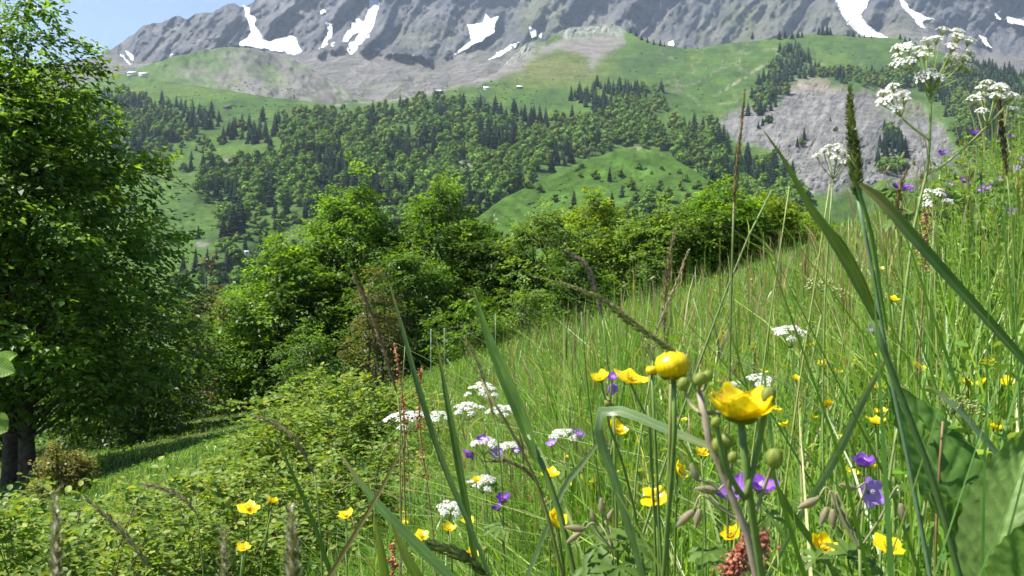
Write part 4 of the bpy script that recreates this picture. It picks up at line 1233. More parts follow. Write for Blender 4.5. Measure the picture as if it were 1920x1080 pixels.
me = bpy.data.meshes.new('grass_tufts'); me.vertices.add(cnt)
me.vertices.foreach_set('co', np.stack([x, D, ground(x, D) - 0.015], 1).astype(np.float32).ravel())
for nm, tp, dat, key in (('rot', 'FLOAT_VECTOR', np.stack([r.normal(0, 0.12, cnt), r.normal(0, 0.12, cnt), r.uniform(0, 6.283, cnt)], 1), 'vector'), ('scl', 'FLOAT_VECTOR', np.stack([r.uniform(0.8, 1.3, cnt)] * 2 + [tallness(px, D) / 0.6 * r.uniform(0.5, 0.85, cnt)], 1), 'vector'), ('pick', 'INT', r.integers(0, 4, cnt), 'value')):
    at_ = me.attributes.new(nm, tp, 'POINT'); at_.data.foreach_set(key, np.asarray(dat, np.int32 if tp == 'INT' else np.float32).ravel())
ob = link('grass_tufts', me, None)
ng = bpy.data.node_groups.new('tufts', 'GeometryNodeTree')
ng.interface.new_socket('Geometry', in_out='INPUT', socket_type='NodeSocketGeometry'); ng.interface.new_socket('Geometry', in_out='OUTPUT', socket_type='NodeSocketGeometry')
gi = ng.nodes.new('NodeGroupInput'); go = ng.nodes.new('NodeGroupOutput'); jn = ng.nodes.new('GeometryNodeJoinGeometry')


def named(nm, tp):
    q = ng.nodes.new('GeometryNodeInputNamedAttribute'); q.data_type = tp; q.inputs[0].default_value = nm
    return q.outputs[0]


for k in range(4):
    ip = ng.nodes.new('GeometryNodeInstanceOnPoints'); oi = ng.nodes.new('GeometryNodeObjectInfo'); oi.inputs['Object'].default_value = tufts[k]; oi.inputs['As Instance'].default_value = True
    cp = ng.nodes.new('FunctionNodeCompare'); cp.data_type = 'INT'; cp.operation = 'EQUAL'; cp.inputs[3].default_value = k
    ng.links.new(named('pick', 'INT'), cp.inputs[2])
    e2r = ng.nodes.new('FunctionNodeEulerToRotation'); ng.links.new(named('rot', 'FLOAT_VECTOR'), e2r.inputs[0])
    ng.links.new(gi.outputs[0], ip.inputs['Points']); ng.links.new(cp.outputs[0], ip.inputs['Selection']); ng.links.new(oi.outputs['Geometry'], ip.inputs['Instance'])
    ng.links.new(e2r.outputs[0], ip.inputs['Rotation']); ng.links.new(named('scl', 'FLOAT_VECTOR'), ip.inputs['Scale']); ng.links.new(ip.outputs[0], jn.inputs[0])
ng.links.new(jn.outputs[0], go.inputs[0])
md = ob.modifiers.new('tufts', 'NODES'); md.node_group = ng
tag(ob, 'tangled tufts of long grass and small leaves on the near meadow', kind='stuff')
# ------------------------------------------------------------------ rose bushes in the hollow on the left, and the fence
def hexleaf(scale=1.0):
    """a folded oval leaf, base at the origin, tip along +x"""
    xs = [0, 0.22, 0.55, 0.85, 1.0]; ws = [0.03, 0.26, 0.33, 0.2, 0.0]
    V = []; F = []
    for x, w in zip(xs, ws):
        z = -0.12 * x * x
        V += [(x, -w, z + 0.35 * w), (x, 0, z), (x, w, z + 0.35 * w)]
    for i in range(4):
        a = i * 3
        F += [[a, a + 1, a + 4, a + 3], [a + 1, a + 2, a + 5, a + 4]]
    return np.array(V) * scale, np.array(F)


HL_V, HL_F = hexleaf()
ROSE_C = [np.array(c) for c in ((0.14, 0.225, 0.03), (0.20, 0.275, 0.035), (0.105, 0.185, 0.035), (0.26, 0.30, 0.05), (0.165, 0.25, 0.05))]
LEAF_ME = []
for i, c in enumerate(ROSE_C):
    me = mesh_np('leaf', HL_V, HL_F, np.array(c), True); me.materials.append(M_HERB); LEAF_ME.append(me)
M_TWIG = plain_mat('rose_twig', (0.16, 0.10, 0.07), 0.7, 0.2, 40, 0.4)


def rose_bush(name, label, cx, cy, rx, ry, top, shoots, seed, leaf=0.026, singles=0, pair=5):
    """arching shoots with feathered leaves; cx,cy on the ground, top in metres above it"""
    r = np.random.default_rng(seed)
    b = np.array([cx, cy, float(ground(cx, cy))])
    root = empty(name, b, label, 'bush', 'bushes in the hollow')
    tw = Geo(); pos = []; dr = []; up = []; sz = []
    for i in range(shoots):
        a = r.uniform(0, 6.283); q = math.sqrt(r.uniform(0, 1))
        ex, ey = rx * q * math.cos(a), ry * q * math.sin(a)
        gz = float(ground(cx + ex, cy + ey)) - b[2]
        ht = top * (1 - 0.45 * q * q) * r.uniform(0.6, 1.15)
        p0 = np.array([ex * 0.55, ey * 0.55, gz * 0.6 - 0.02]); p2 = np.array([ex + r.normal(0, 0.05), ey + r.normal(0, 0.05), gz + ht])
        p1 = (p0 + p2) / 2 + np.array([-ex * 0.1, -ey * 0.1, 0.16 * ht])
        tip = p2 + np.array([ex * 0.25 + r.normal(0, 0.06), ey * 0.25 + r.normal(0, 0.06), -0.05 * ht + r.normal(0, 0.05)])
        c = catmull([p0, p1, p2, tip], 14)
        V, F = tube(c, np.linspace(0.0042, 0.0010, 14), 4, False); tw.add(V, F)
        T = norm(np.gradient(c, axis=0))
        for j in range(3, 14):
            for kk in range(3):
                la = r.uniform(0, 6.283)
                rach = norm(np.array([math.cos(la), math.sin(la), r.uniform(-0.25, 0.55)]) + 0.4 * T[j])
                ll_ = leaf * r.uniform(2.0, 3.4); st = c[j] + (c[min(j + 1, 13)] - c[j]) * r.uniform(0, 1)
                sd = norm(np.cross(rach, [0, 0, 1.0])); u = np.cross(sd, rach)
                for m in range(pair):
                    t = (m // 2 + 1) / (pair // 2 + 1.0); s = 1 if m % 2 else -1
                    if m == pair - 1: t, s = 1.0, 0
                    pos.append(st + rach * ll_ * t); dr.append(rach * (0.45 if s else 1) + sd * s * 0.9 + r.normal(0, 0.2, 3)); up.append(u + r.normal(0, 0.3, 3)); sz.append(leaf * r.uniform(0.6, 1.15))
    tw.build('branches', M_TWIG, root)
    pos = np.array(pos); dr = norm(np.array(dr)); up = np.array(up); sz = np.array(sz)
    sd = norm(np.cross(up, dr)); un = np.cross(dr, sd)
    n = len(pos)
    ci = r.integers(0, 5, n)
    order = np.argsort(np.linalg.norm(pos + b, axis=1) - 0.6 * pos[:, 2]) if singles else np.arange(n)
    for i in order[:singles]:
        o = link('leaf', LEAF_ME[ci[i]], None, root)
        M = np.eye(4); M[:3, 0] = dr[i] * sz[i]; M[:3, 1] = sd[i] * sz[i]; M[:3, 2] = un[i] * sz[i]; M[:3, 3] = pos[i]
        o.matrix_basis = Matrix(M.tolist())
    k = order[singles:]
    HB = np.array([(0, 0, 0), (0.3, -0.29, 0.09), (0.72, -0.27, 0.03), (1, 0, -0.12), (0.72, 0.27, 0.03), (0.3, 0.29, 0.09)])
    V = pos[k][:, None] + (dr[k][:, None] * HB[None, :, 0:1] + sd[k][:, None] * HB[None, :, 1:2] + un[k][:, None] * HB[None, :, 2:3]) * sz[k][:, None, None]
    F = (np.arange(len(k)) * 6)[:, None, None] + np.array([[0, 1, 2, 3], [0, 3, 4, 5]])[None]
    C = np.array(ROSE_C)[ci[k]] * r.uniform(0.7, 1.3, (len(k), 1))
    g = Geo(); g.add(V.reshape(-1, 3), F.reshape(-1, 4), np.repeat(C, 6, 0))
    o = g.build('foliage', M_HERB, root); o['kind'] = 'stuff'
    return root


def at(px, D):
    return (px - 960) / FX * D


rose_bush('rose_bush', 'large leafy rose bush left of the white flat flowers', at(610, 6.0), 6.0, 0.62, 0.55, 0.84, 42, 701, 0.042, pair=5)
rose_bush('rose_bush', 'rose bush behind the large one below the tree row', at(600, 8.5), 8.5, 0.6, 0.5, 0.66, 32, 702, 0.044)
rose_bush('rose_bush', 'low spreading rose bush between the shadow and the yellow flowers', at(400, 6.4), 6.4, 0.7, 0.45, 0.40, 34, 703, 0.036)
rose_bush('rose_bush', 'low rose bush in front of the small yellowish bush', at(250, 5.2), 5.2, 0.5, 0.35, 0.34, 28, 704, 0.034)
rose_bush('rose_bush', 'near rose bush filling the bottom left corner', at(70, 2.7), 2.7, 0.42, 0.36, 0.82, 32, 705, 0.031, 110)
rose_bush('rose_bush', 'near rose bush under the group of yellow buttercups', at(390, 3.1), 3.1, 0.5, 0.4, 0.66, 38, 706, 0.029, 110)
rose_bush('rose_bush', 'small rose bush at the bottom between buttercups and the broad dark blade', at(640, 3.6), 3.6, 0.42, 0.4, 0.62, 32, 707, 0.028, 60)
rose_bush('rose_bush', 'rose bush at the left edge below the tall tree', at(20, 4.2), 4.2, 0.55, 0.5, 0.62, 32, 708, 0.034)

M_POST = plain_mat('white_plastic_post', (0.72, 0.74, 0.75), 0.5, 0.4, 20, 0.08)
M_WIRE = plain_mat('fence_tape', (0.6, 0.62, 0.62), 0.5, 0.4, 20, 0.1)
fp = [(808, 618, 20.0), (833, 616, 22.5), (929, 589, 26.0)]
tops = [P(*q) for q in fp]
b0 = tops[0].copy(); b0[2] = ground(b0[0], b0[1])
fence = empty('pasture_fence', b0, 'thin white electric fence with slim posts below the tree row', 'fence')
for t in tops:
    g = Geo(); V, F = tube([(t[0], t[1], float(ground(t[0], t[1])) - 0.05), (t[0], t[1], t[2] - 0.03), t], [0.008, 0.0075, 0.006], 8); g.add(V, F)
    V, F = BALLS; g.add(V * 0.013 + t + (0, 0, 0.0), F)
    V, F = tube([t - (0, 0.03, 0.28), t - (0, 0, 0.28)], 0.008, 6); g.add(V, F)
    g.build('post', M_POST, fence, origin=b0)
for dz in (0.02, 0.28):
    g = Geo()
    for a, b in zip(tops[:-1], tops[1:]):
        c = np.array([a + (b - a) * k / 8.0 - np.array([0, 0, dz + 0.06 * math.sin(math.pi * k / 8)]) for k in range(9)])
        V, F = tube(c, 0.002, 5); g.add(V, F)
    g.build('wire', M_WIRE, fence, origin=b0)
# ------------------------------------------------------------------ flowers and grasses near the camera
def petal_mat(name, c1, c2, transl, rough, spec, tint, rscale=1.0):
    """petal tissue: colour runs from the base to the rim, with fine veins"""
    m, nt, nn, ll = nodes(name)
    at = N(nt, 'ShaderNodeAttribute'); at.attribute_name = 'Col'
    sep = N(nt, 'ShaderNodeSeparateColor'); ll.new(at.outputs['Color'], sep.inputs[0])
    mx = N(nt, 'ShaderNodeMix', data_type='RGBA'); ll.new(sep.outputs[0], mx.inputs[0])
    mx.inputs[6].default_value = (*c1, 1); mx.inputs[7].default_value = (*c2, 1)
    wv = N(nt, 'ShaderNodeMath', operation='SINE'); mu = N(nt, 'ShaderNodeMath', operation='MULTIPLY'); mu.inputs[1].default_value = 60.0
    ll.new(sep.outputs[1], mu.inputs[0]); ll.new(mu.outputs[0], wv.inputs[0])
    mr = N(nt, 'ShaderNodeMapRange'); mr.inputs[1].default_value = -1; mr.inputs[2].default_value = 1; mr.inputs[3].default_value = 1 - 0.14 * rscale; mr.inputs[4].default_value = 1.06
    ll.new(wv.outputs[0], mr.inputs[0])
    c = mul_rgb(nt, mx.outputs[2], mr.outputs[0])
    pb = N(nt, 'ShaderNodeBsdfPrincipled'); pb.inputs['Roughness'].default_value = rough; pb.inputs['Specular IOR Level'].default_value = spec
    ll.new(c, pb.inputs['Base Color'])
    tr = N(nt, 'ShaderNodeBsdfTranslucent'); ll.new(mul_rgb(nt, c, tint), tr.inputs['Color'])
    ms = N(nt, 'ShaderNodeMixShader'); ms.inputs[0].default_value = transl
    ll.new(pb.outputs[0], ms.inputs[1]); ll.new(tr.outputs[0], ms.inputs[2])
    out = N(nt, 'ShaderNodeOutputMaterial'); ll.new(ms.outputs[0], out.inputs['Surface'])
    return m


M_YEL = petal_mat('buttercup_petal', (0.84, 0.58, 0.0), (0.88, 0.74, 0.01), 0.36, 0.26, 0.55, (1.0, 0.95, 0.5), 0.5)
M_VIO = petal_mat('geranium_petal', (0.42, 0.22, 0.62), (0.24, 0.065, 0.52), 0.38, 0.5, 0.2, (1.1, 0.9, 1.2))
M_LIL = petal_mat('pale_geranium_petal', (0.62, 0.45, 0.78), (0.38, 0.22, 0.68), 0.38, 0.5, 0.2, (1.1, 0.95, 1.2))
M_WHT = foliage_mat('white_floret', 0.28, (1.0, 1.0, 0.95), 0.6, 0.15, 300.0, 0.08)
M_STEM = foliage_mat('green_stem', 0.0, rough=0.5, spec=0.3, scale=120.0, vary=0.22)
M_SEED = foliage_mat('seed_head', 0.2, (1.1, 1.0, 0.8), 0.7, 0.15, 300.0, 0.3)
ST = np.array([0.115, 0.18, 0.04]); ST_D = np.array([0.06, 0.115, 0.03]); ST_R = np.array([0.22, 0.15, 0.10]); ST_B = np.array([0.10, 0.17, 0.085])


def to_ground(p, dx=0.0, dy=0.0):
    return np.array([p[0] + dx, p[1] + dy, float(ground(p[0] + dx, p[1] + dy)) - 0.02])


def petal_mesh(openness, L=1.0, half=0.62, notch=0.0, ns=7, nw=7, name='petal'):
    """one petal around the +Z axis: openness 0 closed ball .. 1 flat"""
    s = np.linspace(0, 1, ns); w = np.linspace(-1, 1, nw)
    if openness <= 0: p0, p1 = 0.0, 3.12
    else: p0, p1 = 0.12 + 0.15 * (1 - openness), 0.25 + 1.45 * (1 - openness)
    phi = p0 + (p1 - p0) * s
    r_ = np.concatenate([[0.04], 0.04 + np.cumsum(np.cos(phi[:-1])) * L / (ns - 1)]); z_ = np.concatenate([[0], np.cumsum(np.sin(phi[:-1])) * L / (ns - 1)])
    r_ = np.maximum(r_, 0.05)
    wid = half * L * np.sin(np.clip(0.14 + 0.86 * s, 0, 1) ** 0.8 * np.pi * 0.80) ** 0.7 * np.interp(s, [0, 0.8, 1], [1, 1, 0.62])
    V = []; C = []
    for i in range(ns):
        for j in range(nw):
            a = w[j] * wid[i] / max(r_[i], 0.30 * L)
            rr, zz = r_[i], z_[i]
            if i == ns - 1:
                k = 0.10 * (1 - abs(w[j]) * 0.2) * L * (1 - w[j] ** 2) - notch * L * math.exp(-(w[j] / 0.3) ** 2)
                rr += math.cos(phi[i]) * k; zz += math.sin(phi[i]) * k
            zz += 0.05 * L * math.sin(3.6 * w[j] + 1.3 * i) * s[i] ** 2; rr *= 1 + 0.05 * math.sin(5.2 * w[j] + i) * s[i] ** 2
            V.append((rr * math.cos(a), rr * math.sin(a), zz)); C.append((s[i], 0.5 + 0.5 * w[j], 0))
    F = grid_faces(ns, nw)
    return mesh_np(name, V, F, np.array(C), True)


PETALS = {}


def petal(kind, openness):
    key = (kind, round(openness, 1))
    if key not in PETALS:
        me = petal_mesh(key[1], 1.0, {'yel': 0.66, 'vio': 0.60, 'lil': 0.60}[kind], 0.0 if kind == 'yel' else 0.08)
        me.materials.append({'yel': M_YEL, 'vio': M_VIO, 'lil': M_LIL}[kind])
        PETALS[key] = me
    return PETALS[key]


# boss of stamens, sepals, hairy bud, small ball bud: shared meshes
rs = np.random.default_rng(31)
g = Geo()
V, F = BALL; g.add(V * (0.16, 0.16, 0.18) + (0, 0, 0.16), F, (0.35, 0.42, 0.05))
for k in range(34):
    a = k * 2.4; q = 0.17 + 0.12 * rs.uniform(); d = np.array([math.cos(a) * q * 1.25, math.sin(a) * q * 1.25, 0.34 + 0.16 * rs.uniform()])
    V, F = tube([d * (0.3, 0.3, 0.1), d], [0.012, 0.014], 4); g.add(V, F, (0.75, 0.6, 0.03))
    V, F = BALLS; g.add(V * (0.030, 0.030, 0.045) + d, F, (0.85, 0.62, 0.02))
o = g.build('stamens', M_SEED); STAM_Y = o.data; bpy.data.objects.remove(o)
g = Geo()
for k in range(10):
    a = k * 0.628; d = np.array([math.cos(a) * 0.14, math.sin(a) * 0.14, 0.42]); V, F = tube([d * 0.05, d], 0.016, 4); g.add(V, F, (0.7, 0.6, 0.75))
V, F = tube([(0, 0, 0), (0, 0, 0.55)], [0.07, 0.03], 6); g.add(V, F, (0.55, 0.5, 0.5))
o = g.build('stamens', M_SEED); STAM_V = o.data; bpy.data.objects.remove(o)


def sepal_mesh(col, L):
    g = Geo()
    for k in range(5):
        a = k * 1.2566 + 0.6; d = np.array([math.cos(a), math.sin(a), 0]); s = np.array([-d[1], d[0], 0])
        q = [np.array([0, 0, -0.03]), d * L * 0.5 + s * 0.16 + (0, 0, -0.05), d * L + (0, 0, 0.06), d * L * 0.5 - s * 0.16 + (0, 0, -0.05)]
        g.add(q, np.array([[0, 1, 2, 3]]), col)
    V, F = BALLS; g.add(V * 0.13, F, col)
    o = g.build('sepals', M_HERB); me = o.data; bpy.data.objects.remove(o)
    return me


SEP_Y = sepal_mesh((0.26, 0.28, 0.06), 0.5); SEP_V = sepal_mesh((0.20, 0.19, 0.10), 0.62)
g = Geo(); V, F = blob(10, 8)
th = np.arctan2(V[:, 1], V[:, 0]); rad = 1 + 0.10 * np.cos(5 * th)
V2 = V * np.stack([rad, rad, np.ones(len(V))], 1) * (0.5, 0.5, 0.62)
g.add(V2, F, np.array([0.26, 0.31, 0.07]) * (1 + 0.15 * np.cos(5 * th))[:, None])
o = g.build('bud', M_HERB, smooth=True); BUD_G = o.data; bpy.data.objects.remove(o)
g = Geo(); V2 = V * np.stack([rad, rad, np.ones(len(V))], 1) * (0.30, 0.30, 0.85)
V2[:, :2] *= (1 - 0.45 * np.clip(V[:, 2:3], 0, 1)); st = 0.5 + 0.5 * np.cos(10 * th)[:, None]
g.add(V2, F, np.array([0.30, 0.27, 0.17]) * st + np.array([0.27, 0.17, 0.15]) * (1 - st))
for k in range(110):
    d = norm(rs.normal(0, 1, 3)); p = d * np.array([0.29, 0.29, 0.8]); e = p + d * 0.14; sd = norm(np.cross(d, [0, 0, 1.0])) * 0.008
    g.add([p - sd, p + sd, e], np.array([[0, 1, 2]]), (0.6, 0.58, 0.5))
o = g.build('bud', M_HERB, smooth=True); BUD_H = o.data; bpy.data.objects.remove(o)


def put(name, me, parent, loc, axis, size, roll=0.0, stretch=1.0):
    o = link(name, me, None, parent)
    M = np.eye(4); A = align(axis, roll) * size; A[:, 2] *= stretch
    M[:3, :3] = A; M[:3, 3] = loc
    o.matrix_basis = Matrix(M.tolist())
    return o


fr = np.random.default_rng(99)


def head(parent, kind, loc, axis, size, openness, roll=None, n=5):
    """petals, stamens and sepals of one flower; size is the petal's length"""
    roll = fr.uniform(0, 6.28) if roll is None else roll
    for k in range(n):
        put('petal', petal(kind, 0.0 if openness <= 0 else max(openness + fr.normal(0, 0.06), 0.05)), parent, loc, np.asarray(axis) + fr.normal(0, 0.05, 3), size * fr.uniform(0.93, 1.05), roll + k * 2 * math.pi / n + fr.normal(0, 0.05))
    if openness > 0.0:
        put('stamens', STAM_Y if kind == 'yel' else STAM_V, parent, loc, axis, size, roll)
    put('sepals', SEP_Y if kind == 'yel' else SEP_V, parent, loc, axis, size, roll)


def stem(parent, pts, r0, r1, col=ST, name='stem', origin=None, seg=8, n=None, mat=None):
    g = Geo(); c = catmull(pts, n or 5 * len(pts))
    V, F = tube(c, np.linspace(r0, r1, len(c)), seg); g.add(V, F, col)
    return g.build(name, mat or M_STEM, parent, True, origin)


def buttercup(label, px, py, D, wpx, openness=0.5, axis=(0.1, -0.25, 1), path=None, buds=(), group='buttercups near the camera', stem_r=0.0011, col=ST):
    """wpx: width of the flower in the photograph"""
    h = P(px, py, D)
    size = wpx / FX * D / (0.74 if openness <= 0 else (1.55 + 0.4 * openness))
    ax = norm(np.asarray(axis, float))
    base_pt = h - ax * size * (0.33 if openness <= 0 else 0.35)
    pts = [base_pt] + ([P(*q) for q in path] if path else [base_pt - ax * 0.03])
    ft = to_ground(pts[-1], fr.normal(0, 0.02), fr.uniform(0.0, 0.04)); pts.append(ft)
    root = empty('buttercup', ft, label, 'buttercup', group)
    stem(root, pts, stem_r, stem_r * 1.5, col, origin=ft)
    head(root, 'yel', base_pt - ft, ax, size, openness)
    if wpx > 100: head(root, 'yel', base_pt - ft + ax * 0.002, ax + (0.1, -0.1, 0), size * 0.92, openness + 0.22, 0.6)
    for (bx, by, bd, bw) in buds:
        q = P(bx, by, bd)
        put('bud', BUD_G, root, q - ft, (fr.normal(0, 0.3), -0.3, 1), bw / FX * bd)
        j = np.argmin([np.linalg.norm(q - p) for p in pts[1:-1]] or [0]) + 1
        a = pts[min(j, len(pts) - 1)] - np.array([0, 0, 0.02])
        stem(root, [q, (q + a) / 2 + (0, 0.002, -0.006), a], stem_r * 0.7, stem_r * 0.8, col, 'bud_stalk', origin=ft)
    return root


# -- the buttercups one can tell apart
buttercup('largest blurred yellow buttercup on a thick stem close to the lens', 1391, 762, 0.38, 122, 0.12, (0.05, -0.16, 1), [(1396, 850, 0.385), (1408, 950, 0.39), (1430, 1090, 0.40)], [(1440, 742, 0.385, 28), (1342, 792, 0.375, 18)], stem_r=0.0017)
buttercup('closed globe shaped yellow buttercup left of the largest one', 1261, 682, 0.52, 54, 0.0, (-0.1, -0.1, 1), [(1266, 760, 0.52), (1262, 860, 0.53), (1250, 1000, 0.55)], [], stem_r=0.0014)
buttercup('cupped yellow buttercup leftmost of the three in a row beside the globe', 1125, 706, 0.72, 36, 0.35, (-0.35, -0.35, 1), [(1135, 770, 0.73), (1165, 860, 0.75)])
buttercup('open yellow buttercup with spread petals beside the closed globe', 1183, 704, 0.70, 60, 0.75, (0.28, -0.35, 1), [(1212, 770, 0.71), (1220, 860, 0.72)], [(1140, 757, 0.72, 14)])
buttercup('small upright yellow bud flower touching the globe buttercup', 1222, 694, 0.68, 18, 0.0, (0, 0, 1), [(1226, 770, 0.68), (1232, 900, 0.69)])
buttercup('yellow buttercup below the fold of the bent pale blade', 1158, 802, 0.85, 40, 0.3, (0.45, -0.45, 0.8), [(1140, 860, 0.86), (1160, 940, 0.87)])
buttercup('yellow buttercup between the broad blade and the pale diagonal blade', 1030, 886, 1.0, 35, 0.5, (0.1, -0.3, 1), [(1036, 930, 1.0), (1050, 1010, 1.02)])
buttercup('yellow buttercup hidden behind the dark stem at the bottom centre', 1046, 975, 0.85, 46, 0.35, (0.7, -0.3, 0.7), [(1050, 1030, 0.86)])
buttercup('ragged yellow buttercup below the bent blade right of the dark stem', 1228, 930, 0.80, 52, 0.8, (-0.2, -0.5, 0.8), [(1232, 990, 0.8)])
buttercup('side turned yellow buttercup left of the violet flowers', 1276, 882, 0.80, 36, 0.4, (0.8, -0.3, 0.4), [(1268, 940, 0.81)])
buttercup('glossy yellow buttercup cup at the bottom right of centre', 1545, 1022, 0.70, 52, 0.35, (0.3, -0.55, 1), [(1556, 1070, 0.7)])
buttercup('ragged yellow buttercup under the pale violet flower', 1666, 1020, 0.72, 58, 0.85, (0.1, -0.4, 1), [(1668, 1075, 0.72)])
buttercup('yellow buttercup half hidden behind the thick stem at the bottom', 1370, 1000, 0.75, 40, 0.4, (-0.5, -0.4, 0.8), [(1372, 1060, 0.75)])
buttercup('yellow buttercup beside the wrinkled leaf at right', 1642, 788, 1.0, 32, 0.45, (0, -0.2, 1), [(1645, 850, 1.0)])
buttercup('small closed yellow buttercup above the wrinkled leaf', 1806, 832, 0.95, 20, 0.0, (-0.2, 0, 1), [(1808, 900, 0.95)])
buttercup('orange yellow fading buttercup near the right edge', 1866, 800, 0.95, 24, 0.2, (0.3, -0.2, 1), [(1850, 850, 0.95)], [(1888, 806, 0.95, 15)])
buttercup('faded buttercup with stamens only low at right', 1808, 985, 0.75, 34, 0.9, (0, -0.2, 1), [(1806, 1040, 0.75)])
buttercup('open yellow buttercup highest of the group at lower left', 466, 950, 1.2, 40, 0.8, (0.1, -0.3, 1), [(466, 1000, 1.2), (455, 1070, 1.22)], [(428, 940, 1.2, 14)])
buttercup('round yellow buttercup right of the highest one at lower left', 512, 939, 1.25, 22, 0.1, (0.2, -0.1, 1), [(500, 1000, 1.25)], [(503, 945, 1.25, 9)])
buttercup('small yellow buttercup lowest of the group at lower left', 456, 1026, 1.15, 28, 0.5, (0, -0.3, 1), [(452, 1070, 1.15)])
buttercup('orange yellow buttercup beside the brown slanting blade', 648, 964, 1.2, 30, 0.5, (-0.2, -0.3, 1), [(650, 1030, 1.2)])
buttercup('yellow buttercup leftmost of three near the bottom centre', 790, 1003, 1.1, 30, 0.8, (0, -0.5, 1), [(792, 1060, 1.1)])
buttercup('yellow buttercup in the middle of three near the bottom centre', 841, 989, 1.15, 26, 0.4, (0.2, -0.3, 1), [(846, 1050, 1.15)])
buttercup('yellow buttercup rightmost of three near the bottom centre', 877, 975, 1.2, 26, 0.6, (0, -0.3, 1), [(880, 1050, 1.2)])
buttercup('orange buttercup at the bottom edge beside the dark stem', 886, 1036, 1.0, 26, 0.7, (0, -0.5, 1), [(884, 1075, 1.0)], [(910, 1030, 1.0, 10)])
buttercup('yellow buttercup among the lower white flat flowers', 893, 898, 1.5, 20, 0.5, (0, -0.3, 1), [(893, 950, 1.5)])
buttercup('yellow buttercup left of the dark stem with sheath', 1673, 558, 1.5, 26, 0.55, (0.2, -0.3, 1), [(1676, 610, 1.5)])
buttercup('yellow buttercup beside the pale blue green stem', 1650, 503, 1.7, 18, 0.4, (0, -0.2, 1), [(1650, 570, 1.7)])
buttercup('yellow buttercup left of the white achillea at right', 1493, 708, 1.5, 20, 0.4, (0.1, -0.3, 1), [(1490, 770, 1.5)])
buttercup('orange buttercup right of the white achillea', 1645, 725, 1.6, 18, 0.4, (0, -0.3, 1), [(1645, 770, 1.6)])
buttercup('yellow buttercup under the bent pale blade tip', 1316, 847, 1.0, 26, 0.5, (0.2, -0.4, 1), [(1318, 900, 1.0)])
buttercup('yellow buttercup right of the foxtail stem near skyline flowers', 1725, 415, 2.0, 14, 0.4, (0, -0.2, 1), [(1726, 470, 2.0)])

# -- the small yellow dots scattered deeper in the meadow
g = Geo()
for k in range(5):
    me = petal('yel', 0.5)
    V = np.zeros(len(me.vertices) * 3); me.vertices.foreach_get('co', V); V = V.reshape(-1, 3)
    a = k * 1.2566; ca, sa = math.cos(a), math.sin(a)
    V2 = np.stack([V[:, 0] * ca - V[:, 1] * sa, V[:, 0] * sa + V[:, 1] * ca, V[:, 2]], 1) * 0.0115
    c = np.zeros(len(V2) * 4); me.color_attributes['Col'].data.foreach_get('color', c)
    g.add(V2, grid_faces(7, 7), c.reshape(-1, 4)[:, :3], 0)
V, F = BALL; g.add(V * 0.0035 + (0, 0, 0.003), F, (0.8, 0.6, 0.02), 1)
V, F = tube([(0, 0, 0), (0.012, 0.008, -0.16), (0.0, 0.02, -0.45)], [0.001, 0.0012, 0.0014], 5); g.add(V, F, ST, 1)
o = g.build('buttercup', [M_YEL, M_STEM], smooth=True); DOT = o.data; bpy.data.objects.remove(o)
dots = [(1340, 545), (1388, 585), (1386, 617), (1344, 548), (1402, 500), (1450, 494), (1500, 497), (1458, 500), (1381, 598), (1390, 617), (1343, 608), (1240, 700), (1170, 665), (1016, 765), (1113, 778), (1035, 798), (1066, 910), (1100, 912), (1310, 640), (1318, 655), (1330, 667), (1360, 645), (1412, 655), (1240, 760), (1280, 790), (1068, 800), (1112, 905), (1745, 460), (1704, 585), (1740, 330), (1694, 580), (1810, 465), (1850, 600), (1385, 552), (1417, 524), (1432, 510), (1470, 540), (1530, 480), (1180, 690), (1200, 640), (1095, 660), (1120, 655), (1150, 690), (1010, 745), (1030, 700), (1290, 560), (1300, 600), (1250, 580), (1480, 580), (1560, 560), (1590, 600), (1600, 680), (1570, 700), (1520, 650), (1550, 760), (1590, 820), (1470, 800), (1430, 700), (1440, 640), (756, 962), (760, 980), (1720, 690), (1780, 640), (1840, 720), (1880, 560), (1780, 500), (1720, 520)]
dr_ = random.Random(8)
dots += [(dr_.uniform(1000, 1900), dr_.uniform(470, 900)) for k in range(70)]
dots = [d for d in dots if d[1] > 640 - 0.36 * (d[0] - 960)]
for (px, py) in dots:
    # found where the line of sight meets the flowering height of the meadow
    D = 6.0
    for it in range(40):
        x = (px - 960) / FX * D
        zt = float(ground(x, D)) + (0.42 + 0.18 * float(sstep(1000, 1500, px))) * (0.9 + 0.25 * fr.random())
        zr = (540 - py) / FX * D
        if it > 2 and abs(zt - zr) < 0.06: break
        D = D * (1.05 if zr > zt + 0.0 else 0.95); D = min(max(D, 1.3), 13)
    o = link('buttercup', DOT, None)
    o.location = tuple(P(px, py, D)); s = fr.uniform(0.85, 1.2) * (1 + 0.035 * D)
    o.scale = (s, s, s * (1.0)); o.rotation_euler = (fr.normal(0, 0.25), fr.normal(0, 0.25), fr.uniform(0, 6.28))
    tag(o, 'tiny yellow buttercup dot deeper in the meadow grass', 'buttercup', 'small buttercups deeper in the meadow')


